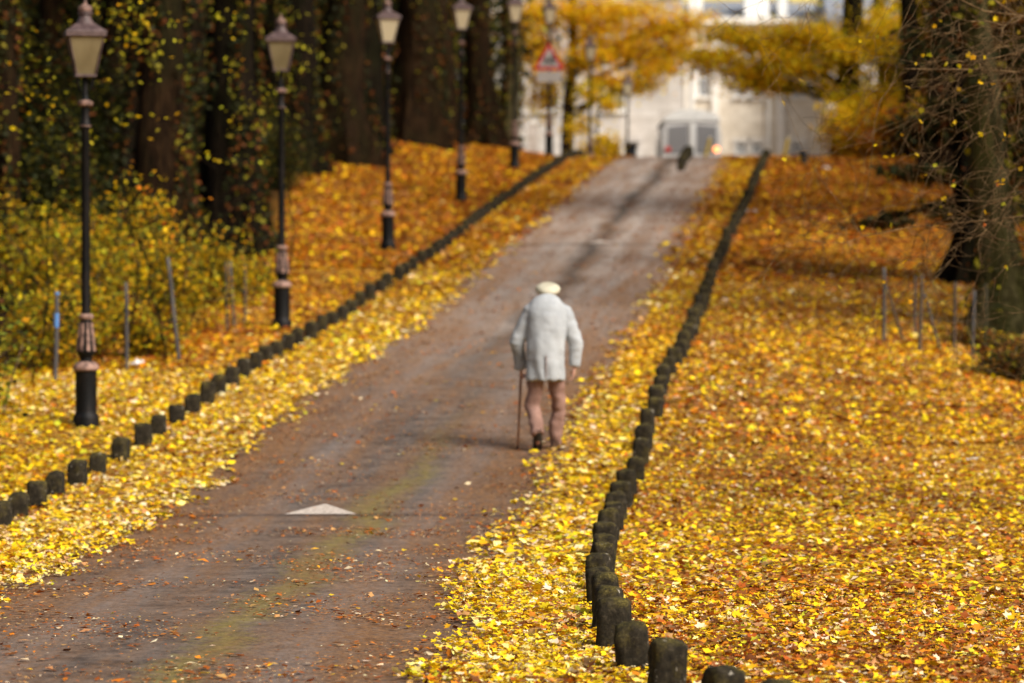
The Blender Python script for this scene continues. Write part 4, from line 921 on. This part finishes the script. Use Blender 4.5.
ORD = ['first', 'second', 'third', 'fourth', 'fifth', 'sixth', 'seventh', 'eighth', 'ninth', 'tenth', 'eleventh', 'twelfth', 'thirteenth', 'fourteenth', 'fifteenth', 'sixteenth', 'seventeenth', 'eighteenth', 'nineteenth']
TENS = {2: 'twentieth', 3: 'thirtieth', 4: 'fortieth', 5: 'fiftieth'}; TW = {2: 'twenty', 3: 'thirty', 4: 'forty', 5: 'fifty'}
def ordn(n):
    if n <= 19: return ORD[n-1]
    a, b = divmod(n, 10); return TENS[a] if b == 0 else TW[a] + ' ' + ORD[b-1]
def row(T, zlist, side, group):
    N = len(zlist)
    for i, z in enumerate(zlist):
        x = float(tab(T, z)) + random.uniform(-.02, .02); k = random.randrange(6)
        if used[k]: o = protos[k].copy(); COL.objects.link(o)
        else: o = protos[k]; used[k] = True
        s = random.uniform(.94, 1.06); o.location = (x, z, G(x, z) + .01 + random.uniform(-.012, .012)); o.scale = (s * random.uniform(.92, 1.08), s, random.uniform(.88, 1.08)) if side == 'right' else (s*.94, s*.94, random.uniform(.78, .98))
        o.rotation_euler = (random.uniform(-.08, .08), random.uniform(-.09, .09), math.atan2(-(float(tab(T, z+.5)) - float(tab(T, z-.5))), 1) + random.uniform(-.15, .15))
        if i < N / 2: lab = f'mossy stone bollard, {ordn(i+1)} from the near end of the {side} row'
        else: lab = f'dark stone bollard, {ordn(N-i)} from the crest end of the {side} row'
        if side == 'right' and i == 0: lab = 'mossy stone bollard nearest the camera at the bottom picture edge'
        tag(o, lab, 'bollard', group)
zr = [15.8, 16.6, 17.55, 18.7, 19.9, 20.95, 21.9, 22.9, 23.85, 24.8]
while zr[-1] < 107: zr.append(zr[-1] + random.uniform(1.15, 1.35))
row(T_RR, zr, 'right', 'bollards in the right row')
zl = [30.3]
while zl[-1] < 107: zl.append(zl[-1] + random.uniform(.92, 1.12))
row(T_LR, zl, 'left', 'bollards in the left row')
# short third row on the little island where the road forks
for i, z in enumerate((92, 94, 96.5, 99, 101.5, 104)):
    px = np.interp(z, [91, 105], [680, 690]); x = PX(px, z); o = protos[i % 6].copy(); COL.objects.link(o); o.location = (x, z, road_h(x, z)); o.scale = (1.1, 1.1, 1.25); o.rotation_euler = (0, 0, .2*i)
    tag(o, f'dark bollard, {ORD[i]} from the near end of the short row at the fork', 'bollard', 'bollards at the fork')

# ------------------------------------------------------------------ stakes and wire
M_stake = simple('weathered grey stake', (.03, .028, .030), (.095, .085, .08), 12, .85, .4, .004, stretch=(1, 1, .15))
M_rusty = simple('dark stake', (.03, .022, .016), (.09, .065, .045), 12, .85, .4, .004, stretch=(1, 1, .15))
M_blue = simple('blue marking paint', (.06, .17, .42), (.10, .24, .50), 9, .6, .1)
M_wire = simple('rusty wire', (.05, .03, .02), (.09, .06, .024), 20, .6, .1)
def stake(a, b, z, r, m, lab, blue=False, grp='stakes by the left shrubs', name='wooden_stake', dz=0):
    (ax, ay), (bx, by) = a, b; x = PX(ax, z); gh = G(x, z); top = Vector((PX(bx, z) - x, dz, PH(by, z) - gh)); low = Vector((0, 0, -.15))
    root = empty(name, (x, z, gh), lab, 'stake', grp); mb = MB(); n = 8
    pts = [low.lerp(top, i/n) + Vector((mnoise.noise(Vector((i*.4, ax, 0)))*.008, 0, 0)) for i in range(n+1)]; pts.append(top + Vector((0, 0, .012)))
    mb.tube(pts, [r]*(n+1) + [r*.6], 8); mb.build('shaft', m, root)
    if blue:
        for a_, b_ in ((.985, 1.01), (.66, .80)):
            mb = MB(); mb.tube([low.lerp(top, a_), low.lerp(top, b_)], r*1.12, 8); mb.build('blue_band', M_blue, root)
    return root
stake((55, 385), (57, 293), 44.5, .028, M_stake, 'grey stake with blue paint marks at the far left', True)
stake((127, 362), (126, 283), 46, .024, M_stake, 'upright grey stake right of the nearest lamp')
stake((180, 352), (168, 258), 47, .026, M_stake, 'tall stake leaning left beside the orange leaved sapling')
stake((227, 330), (226, 263), 52, .02, M_rusty, 'left one of the three thin stakes near the second lamp')
stake((235, 328), (230, 262), 52.5, .02, M_stake, 'middle one of the three thin stakes, leaning left')
stake((245, 322), (245, 265), 53.5, .018, M_stake, 'right one of the three thin stakes near the second lamp')
def wires(a, b, z, lab):
    x0, x1 = PX(a[0], z), PX(b[0], z); root_x = (x0+x1)/2; gh = G(root_x, z)
    mb = MB(); pts = [Vector((x0 + (x1-x0)*i/8 - root_x, 0, PH(a[1] + (b[1]-a[1])*i/8, z) - gh - .02*math.sin(math.pi*i/8))) for i in range(9)]; mb.tube(pts, .004, 4)
    o = mb.build('fence_wire', M_wire); o.location = (root_x, z, gh); tag(o, lab, 'wire', 'fence wires')
RZ = 50.5
for a, b, z, r, m, lab in [((884, 337), (884, 268), 50, .026, M_stake, 'leftmost upright stake of the fence on the right lawn'),
    ((907, 338), (886, 285), 50.3, .018, M_rusty, 'slanting brace against the leftmost right hand stake'),
    ((915, 333), (915, 276), 51.5, .02, M_stake, 'thin back stake of the close pair on the right lawn'),
    ((919, 352), (922, 275), 48.6, .026, M_rusty, 'dark front stake of the close pair on the right lawn'),
    ((944, 353), (924, 293), 48.9, .018, M_stake, 'slanting brace right of the close pair of stakes'),
    ((954, 350), (955, 283), 49.2, .024, M_rusty, 'dark stake right of the close pair'),
    ((972, 356), (974, 291), 48.6, .024, M_stake, 'stake standing left of the pale one on the right'),
    ((985, 346), (986, 285), 50, .030, M_bark_pale, 'pale thick stake beside the lichened trunk')]:
    stake(a, b, z, r, m, lab, grp='stakes of the fence on the right lawn')
wires((885, 282), (920, 281), 49.6, 'upper wire between the leftmost and the dark front stake')
wires((922, 290), (985, 296), 49.4, 'upper wire between the dark stakes and the pale stake')
wires((922, 318), (985, 322), 49.4, 'lower wire between the dark stakes and the pale stake')

# ------------------------------------------------------------------ small things by the crest
M_yel = simple('yellow painted metal', (.55, .38, .03), (.68, .48, .05), 6, .5, .1)
for px0, px1, z, lab in ((703, 710, 114, 'leaning yellow post in front of the minibus'), (781, 788, 114, 'leaning yellow post in front of the cream house')):
    x = PX(px0, z); gh = G(x, z); root = empty('marker_post', (x, z, gh), lab, 'post', 'yellow posts at the crest')
    top = Vector((PX(px1, z) - x, 0, PH(138, z) - gh)); mb = MB(); mb.tube([Vector((0, 0, -.1)), top*.5, top], [.055, .055, .05], 10); mb.build('shaft', M_yel, root)
    mb = MB(); mb.tube([top, top + Vector((.005, 0, .035))], [.06, .04], 10); mb.build('cap', M_trim, root)
x = PX(804, 97); gh = G(x, 97); root = empty('litter_bin', (x, 97, gh), 'small black topped bin standing alone on the orange lawn near the crest', 'bin')
M_blk = simple('black plastic', (.010, .010, .012), (.02, .02, .024), 8, .5, .1)
mb = MB(); mb.lathe([(.09, -.03), (.10, .0), (.115, .22), (.12, .24)], 14); mb.build('bin_body', M_rusty, root); mb = MB(); mb.lathe([(.135, .235), (.14, .26), (.135, .38), (.09, .43), (.02, .44)], 14); mb.build('lid', M_blk, root)
M_paper = simple('white paper', (.62, .58, .55), (.78, .75, .72), 8, .7, .2)
for px, py, z, s, lab in ((745, 217, 75.5, .10, 'left one of two white litter scraps on the right lawn'), (757, 217, 75.5, .10, 'right one of two white litter scraps on the right lawn'), (137, 366, 46.5, .13, 'white litter scrap below the left shrubs'),
                          (826, 174, 93, .13, 'pale litter scrap near the black topped bin'), (972, 448, 36.5, .07, 'white scrap on the leaves low at the right')):
    x = PX(px, z); mb = MB(); vs = []; fs = []
    for i in range(5):
        for j in range(5): vs.append(((i-2)*s*.4, (j-2)*s*.35, .02 + abs(random.gauss(0, s*.22))))
    for i in range(4):
        for j in range(4): a = i*5+j; fs.append((a, a+1, a+6, a+5))
    mb.add(vs, fs); o = mb.build('paper_scrap', M_paper, angle=20); o.location = (x, z, G(x, z) + .02); tag(o, lab, 'litter', 'paper scraps')
# pale stone post by the wood edge
z = 108; x = PX(533, z); root = empty('stone_post', (x, z, G(x, z)), 'pale stone gate post left of the sign carrying lamp', 'post')
mb = MB(); mb.box((0, 0, .42), (.30, .30, 1.0), taper=.96); mb.build('shaft', M_greyst2, root, smooth=False); mb = MB(); mb.lathe([(.20, .922), (.22, .94), (.20, 1.0), (.08, 1.06)], 4, rz=math.pi/4); mb.build('cap', M_trim, root, smooth=False)

# ------------------------------------------------------------------ people
def remeshed(name, mb, mat, parent, voxel, smooth_it=4, subdiv=0):
    me = bpy.data.meshes.new(name); me.from_pydata(mb.v, [], mb.f)
    o = bpy.data.objects.new(name, me); COL.objects.link(o)
    md = o.modifiers.new('r', 'REMESH'); md.mode = 'VOXEL'; md.voxel_size = voxel
    sm = o.modifiers.new('s', 'SMOOTH'); sm.iterations = smooth_it; sm.factor = .5
    dg = bpy.context.evaluated_depsgraph_get(); dg.update(); ev_ = o.evaluated_get(dg); new = bpy.data.meshes.new_from_object(ev_)
    o.modifiers.clear(); o.data = new; new.materials.clear(); new.materials.append(mat); new.shade_smooth(); o.parent = parent
    return o
def loft(mb, rings, n=28):
    """rings: (cx, cy, cz, rx, ry, tilt about x)"""
    base = len(mb.v)
    for (cx, cy, cz, rx, ry, ti) in rings:
        for k in range(n):
            a = 2*math.pi*k/n; x = rx*math.cos(a); y = ry*math.sin(a)
            mb.v.append((cx + x, cy + y*math.cos(ti), cz + y*math.sin(ti)))
    for i in range(len(rings)-1):
        for k in range(n): k2 = (k+1) % n; mb.f.append((base+i*n+k, base+i*n+k2, base+(i+1)*n+k2, base+(i+1)*n+k))
    mb.f.append(tuple(base+k for k in range(n))[::-1]); m = base+(len(rings)-1)*n; mb.f.append(tuple(m+k for k in range(n)))
def ell(mb, c, r, n=16, m=10):
    rings = [(c[0], c[1], c[2] + r[2]*math.sin(t_), r[0]*math.cos(t_), r[1]*math.cos(t_), 0) for t_ in np.linspace(-1.5, 1.5, m)]; loft(mb, rings, n)
M_skin = simple('skin', (.50, .27, .20), (.58, .33, .25), 20, .55, .1, .002)
M_hair = simple('grey hair', (.13, .10, .085), (.26, .22, .19), 60, .7, .3, .003)
def cloth(name, c1, c2, ws=120):
    t = NT(name); g = t.coord('Object'); f = t.noise(g, 5, 5, .6); w = t.noise(g, ws, 3, .7)
    t.bump(t.math('ADD', t.math('MULTIPLY', t.noise(g, 9, 3, .5), 1.0), t.math('MULTIPLY', w, .15)), .6, .02); return t.base(t.mix(.3, t.ramp(f, [(.3, c1), (.7, c2)]), t.ramp(w, [(.35, (.6, .6, .6)), (.6, (1, 1, 1))]), 'MULTIPLY'), .9, 0, .15)
M_coat = cloth('pale grey wool coat', (.31, .325, .34), (.43, .445, .46)); M_trous = cloth('dusty pink brown trousers', (.19, .105, .08), (.34, .205, .165)); M_tweed = cloth('cream tweed cap', (.42, .38, .27), (.58, .54, .42), 60)
M_shoe = simple('black leather shoe', (.010, .009, .009), (.02, .018, .017), 10, .45, .1); M_bshoe = simple('brown leather shoe', (.06, .03, .02), (.10, .05, .035), 10, .45, .1)
def hand(mb, wrist, d, s=1.0, palm_n=Vector((0, 1, 0)), curl=.5, thumb=1):
    """palm plus five separate curled fingers; d = direction of the fingers"""
    d = d.normalized(); side = d.cross(palm_n).normalized(); nrm = side.cross(d).normalized()
    for i in range(4): pass
    pts = [wrist, wrist + d*.03*s, wrist + d*.06*s, wrist + d*.09*s]
    for off in (-.024, 0, .024): mb.tube([p + side*off*s*(.6 if j == 0 else 1) for j, p in enumerate(pts)], [.016*s, .016*s, .016*s, .012*s], 10)
    for k, (off, L) in enumerate(((-.032, .072), (-.011, .082), (.011, .077), (.032, .060))):
        p = wrist + d*.085*s + side*off*s; q = [p - d*.02*s, p]; dd = d.copy()
        for j, seg in enumerate((.42, .33, .25)):
            dd = (Quaternion(side, curl*(.5 + .45*j)) @ dd).normalized(); q.append(q[-1] + dd*L*seg*s)
        mb.tube(q, [.010*s, .0098*s, .0092*s, .0085*s, .0065*s], 8)
    p = wrist + d*.02*s + side*thumb*(-.028)*s; dd = (d*.75 - side*thumb*.6 + nrm*.25).normalized(); q = [p, p + dd*.035*s]; dd = (dd + nrm*.3 + side*thumb*.25).normalized(); q.append(q[-1] + dd*.03*s); q.append(q[-1] + dd*.02*s)
    mb.tube(q, [.013*s, .0115*s, .010*s, .008*s], 8)

def old_man():
    z = 37.1; x = PX(545, z); gh = road_h(x, z); k = 1/94.5
    root = empty('person', (x, z, gh), 'stooped person in pale coat, pinkish trousers and cream flat cap walking up the road', 'person'); root.scale = (1.01,)*3
    X = lambda px: (px - 545) * k
    Zp = lambda py: (451 - py) * k
    # --- body : one continuous surface (head, neck, trunk, arms, hands, legs)
    b = MB(); head = Vector((X(548), .20, 1.622))
    loft(b, [(X(546), 0, .84, .14, .10, 0), (X(546), .0, .98, .15, .11, 0), (X(546), .02, 1.12, .14, .105, -.1), (X(546), .06, 1.28, .16, .115, -.2), (X(546), .11, 1.42, .18, .11, -.35), (X(547), .16, 1.50, .12, .08, -.5)], 20)
    b.tube([Vector((X(547), .14, 1.46)), Vector((X(548), .20, 1.54)), head + Vector((0, -.02, -.04))], [.062, .056, .06], 12)
    ell(b, head + Vector((0, 0, .02)), (.076, .098, .105)); ell(b, head + Vector((0, .05, -.06)), (.052, .055, .05))     # skull, jaw
    b.tube([head + Vector((0, .09, .02)), head + Vector((0, .125, -.015)), head + Vector((0, .10, -.03))], [.012, .018, .012], 8)        # nose
    for s in (-1, 1):
        ell(b, head + Vector((s*.082, .0, -.005)), (.010, .020, .032), 10, 8)                                               # ears
        ell(b, head + Vector((s*.03, .085, .022)), (.014, .010, .009), 8, 6)                                                # lids
    ell(b, head + Vector((0, .095, -.062)), (.024, .012, .008), 8, 6)                                                       # mouth
    arms = {-1: [Vector((X(529.5), .08, Zp(311))), Vector((X(516.5), .06, Zp(343))), Vector((X(521), .17, Zp(368)))],
             1: [Vector((X(565), .08, Zp(311))), Vector((X(577), .02, Zp(344))), Vector((X(574.5), .03, Zp(367)))]}
    for s, (sh, el, wr) in arms.items():
        b.tube([Vector((X(546), .10, 1.42)), sh, sh.lerp(el, .5), el, el.lerp(wr, .5), wr], [.08, .062, .052, .044, .038, .028], 12)
    hand(b, arms[-1][2], Vector((.02, .5, -.6)), 1.0, Vector((.9, 0, 0)), .75, 1)
    hand(b, arms[1][2], Vector((-.12, .1, -1)), 1.0, Vector((-1, 0, 0)), .45, -1)
    legs = {-1: [Vector((X(537), 0, .88)), Vector((X(532.5), .04, Zp(408))), Vector((X(538), -.15, Zp(431)))], 1: [Vector((X(555), 0, .88)), Vector((X(559.5), .13, Zp(411))), Vector((X(554.5), .16, .09))]}
    for s, (hp, kn, an) in legs.items():
        b.tube([hp + Vector((0, 0, .05)), hp, hp.lerp(kn, .5), kn, kn.lerp(an, .4), an], [.09, .088, .072, .055, .05, .035], 12)
    f1 = legs[-1][2]; b.tube([f1, f1 + Vector((0, .03, -.07)), f1 + Vector((-.005, .14, -.135))], [.030, .028, .024], 10)
    f2 = legs[1][2]; b.tube([f2 + Vector((0, -.03, -.03)), f2 + Vector((0, .08, -.045)), f2 + Vector((.01, .16, -.055))], [.036, .034, .026], 10)
    remeshed('body', b, M_skin, root, .0075, 2)
    # --- trousers
    b = MB()
    loft(b, [(X(546), 0, .86, .15, .12, 0), (X(546), 0, .92, .155, .125, 0), (X(546), 0, 1.0, .155, .125, 0)], 24)
    for s, (hp, kn, an) in legs.items():
        end = an + Vector((0, .012, -.035)) if s < 0 else an + Vector((0, 0, -.02))
        path = [hp + Vector((0, 0, .0)), hp.lerp(kn, .5), kn, kn.lerp(end, .5), end]; rr_ = [.098, .088, .076, .078, .068]
        pp, r2 = [], []
        for i in range(4):
            for q in range(5):
                f = q / 5; w = path[i].lerp(path[i+1], f); r0 = rr_[i]*(1-f) + rr_[i+1]*f
                r0 *= 1 + .03*math.sin(i*5+q*2.1 + s) * (1.2 if i > 1 else .5); pp.append(w + Vector((mnoise.noise(w*9)*.012, 0, 0))); r2.append(r0)
        pp.append(path[4]); r2.append(rr_[4]*1.02); b.tube(pp, r2, 18)
    remeshed('trousers', b, M_trous, root, .011, 3)
    tro = bpy.context.scene.objects['trousers']
    for v in tro.data.vertices:
        c = v.co; v.co = c + v.normal * (.016 * mnoise.noise(Vector((c.x*8, c.y*8, c.z*13))) + .010 * mnoise.noise(Vector((c.x*14, c.y*14, c.z*5))))
    # --- coat : torso, sleeves, turned-down collar, fused
    b = MB(); cxm = lambda px: X(px)
    loft(b, [(cxm(545.5), -.02, Zp(380), .208, .165, .0), (cxm(545.5), -.02, Zp(374), .205, .165, 0), (cxm(545.5), -.02, Zp(360), .200, .165, 0), (cxm(545.5), -.015, Zp(345), .202, .165, 0), (cxm(546), 0, Zp(330), .208, .165, -.1),
             (cxm(546), .02, Zp(318), .212, .160, -.2), (cxm(546.5), .05, Zp(310), .210, .155, -.3), (cxm(547), .08, Zp(304), .185, .14, -.4), (cxm(547.5), .10, Zp(299), .150, .115, -.45), (cxm(548), .12, Zp(295.5), .095, .085, -.5)], 40)
    for s, (sh, el, wr) in arms.items():
        sh2 = sh + Vector((-s*.015, -.01, -.005)); cuff = el.lerp(wr, .98)
        path = [Vector((X(547) + s*.06, .09, Zp(306))), sh2.lerp(Vector((X(547) + s*.06, .09, Zp(306))), .5) + Vector((0, 0, .012)), sh2, sh2.lerp(el, .3), sh.lerp(el, .6), el, el.lerp(wr, .5), cuff]; b.tube(path, [.070, .086, .096, .092, .086, .080, .074, .070], 20)
    b.tube([Vector((cxm(548) + .088*math.cos(a), .125 + .08*math.sin(a), Zp(298) - .02*math.sin(a))) for a in np.linspace(-3.4, .25, 14)], .020, 8)
    nv = len(b.v)
    coat = remeshed('coat', b, M_coat, root, .012, 14)
    for v in coat.data.vertices:                         # hanging folds and slight drag wrinkles
        c = v.co; dn = max(0, min(1, (1.45 - c.z) / .6)); a = math.atan2(c.y + .02, c.x)
        sl = 1.0 if abs(c.x - X(546)) > .215 else .35
        f = .009 * math.sin(a*7 + c.z*3 + 2*mnoise.noise(c*4)) * dn * dn + .016 * mnoise.noise(Vector((c.x*6, c.y*6, c.z*3.5))) + .012 * sl * mnoise.noise(Vector((c.x*9, c.y*9, c.z*16)))
        v.co = c + v.normal * f
    # vent and back seam
    m = MB(); m.box((cxm(546), -.192, Zp(366)), (.006, .012, .24)); m.build('back_vent', M_trous, coat, smooth=False)
    # --- cap
    b = MB(); loft(b, [(head.x, head.y + .0, head.z + .045, .100, .118, .15), (head.x, head.y, head.z + .075, .128, .142, .18), (head.x, head.y + .005, head.z + .105, .135, .150, .2), (head.x, head.y + .01, head.z + .135, .118, .135, .22), (head.x, head.y + .015, head.z + .155, .07, .09, .25)], 28)
    b.prism([(head.x + .09*math.cos(a), head.z + .05 + .0*math.sin(a)) for a in (0, math.pi)] + [(head.x - .09, head.z + .065), (head.x + .09, head.z + .065)], head.y + .08, head.y + .19)
    remeshed('flat_cap', b, M_tweed, root, .008, 3)
    b = MB(); ell(b, head + Vector((0, -.03, .0)), (.082, .080, .07)); remeshed('hair', b, M_hair, root, .008, 1)
    for f_, t_ in ((f1 + Vector((0, -.01, .03)), f1 + Vector((-.003, .05, -.09))), (f2 + Vector((0, -.02, .05)), f2 + Vector((0, .02, -.03)))):
        b = MB(); b.tube([f_, f_.lerp(t_, .5), t_], [.043, .042, .04], 14); b.build('sock', M_shoe, root)
    # --- shoes : rear foot heel up showing its sole, front foot flat
    b = MB(); q = Matrix.Rotation(R(-62), 3, 'X')
    def shoe(c, pitch, m, nm):
        sb = MB(); M_ = Matrix.Rotation(pitch, 3, 'X')
        outl = [(.0, -.118, .036, .055), (0, -.06, .046, .07), (0, 0, .048, .065), (0, .07, .05, .045), (0, .13, .045, .035), (0, .165, .025, .022)]
        n = 16
        for (ox, oy, rx, hh) in outl:
            for kk in range(n):
                a = 2*math.pi*kk/n; zz = (hh*1.3*math.sin(a) if math.sin(a) > 0 else .018*math.sin(a)) ; sb.v.append(tuple(c + M_ @ Vector((ox + rx*math.cos(a), oy, zz + .02))))
        for i in range(len(outl)-1):
            for kk in range(n): k2 = (kk+1) % n; sb.f.append((i*n+kk, i*n+k2, (i+1)*n+k2, (i+1)*n+kk))
        sb.f.append(tuple(range(n))[::-1]); sb.f.append(tuple((len(outl)-1)*n + i for i in range(n)))
        sh_ = sb.build(nm, m, root, angle=50)
        s2 = MB()
        for (cy, ly, w_) in ((-.075, .08, .082), (.075, .18, .10)):
            s2.box(c + M_ @ Vector((0, cy, -.006 if cy < 0 else .0)), (w_, ly, .024 if cy < 0 else .014), rot=M_)
        s2.build('sole', M_shoe, sh_, smooth=False)
    shoe(Vector((X(537.5), -.075, .135)), R(-52), M_shoe, 'shoe'); shoe(Vector((X(556), .17, .018)), 0, M_bshoe, 'shoe')
    # --- walking stick, a thing of its own
    hx = arms[-1][2] + Vector((.0, .05, -.06)); tip = Vector((X(517.5), .10, .005)); st = empty('walking_stick', (x, z, gh), 'brown wooden walking stick held in the left hand of the stooped person', 'walking stick'); st.scale = (1.01,)*3
    M_st = simple('varnished brown wood', (.17, .055, .018), (.30, .11, .024), 14, .4, .1, .002, stretch=(1, 1, .2))
    m = MB(); m.tube([tip + Vector((0, 0, .02)), tip.lerp(hx, .5), hx], [.011, .013, .015], 10); sh_ = m.build('shaft', M_st, st)
    m = MB(); m.tube([hx + Vector((0, -.0, -.01)), hx + Vector((0, 0, .02)), hx + Vector((0, .03, .045)), hx + Vector((0, .07, .045)), hx + Vector((0, .09, .02))], [.015, .015, .016, .015, .013], 10); m.build('handle', M_st, st)
    m = MB(); m.tube([tip - Vector((0, 0, .004)), tip + Vector((0, 0, .04))], .016, 10); m.build('rubber_tip', M_shoe, st)
old_man()
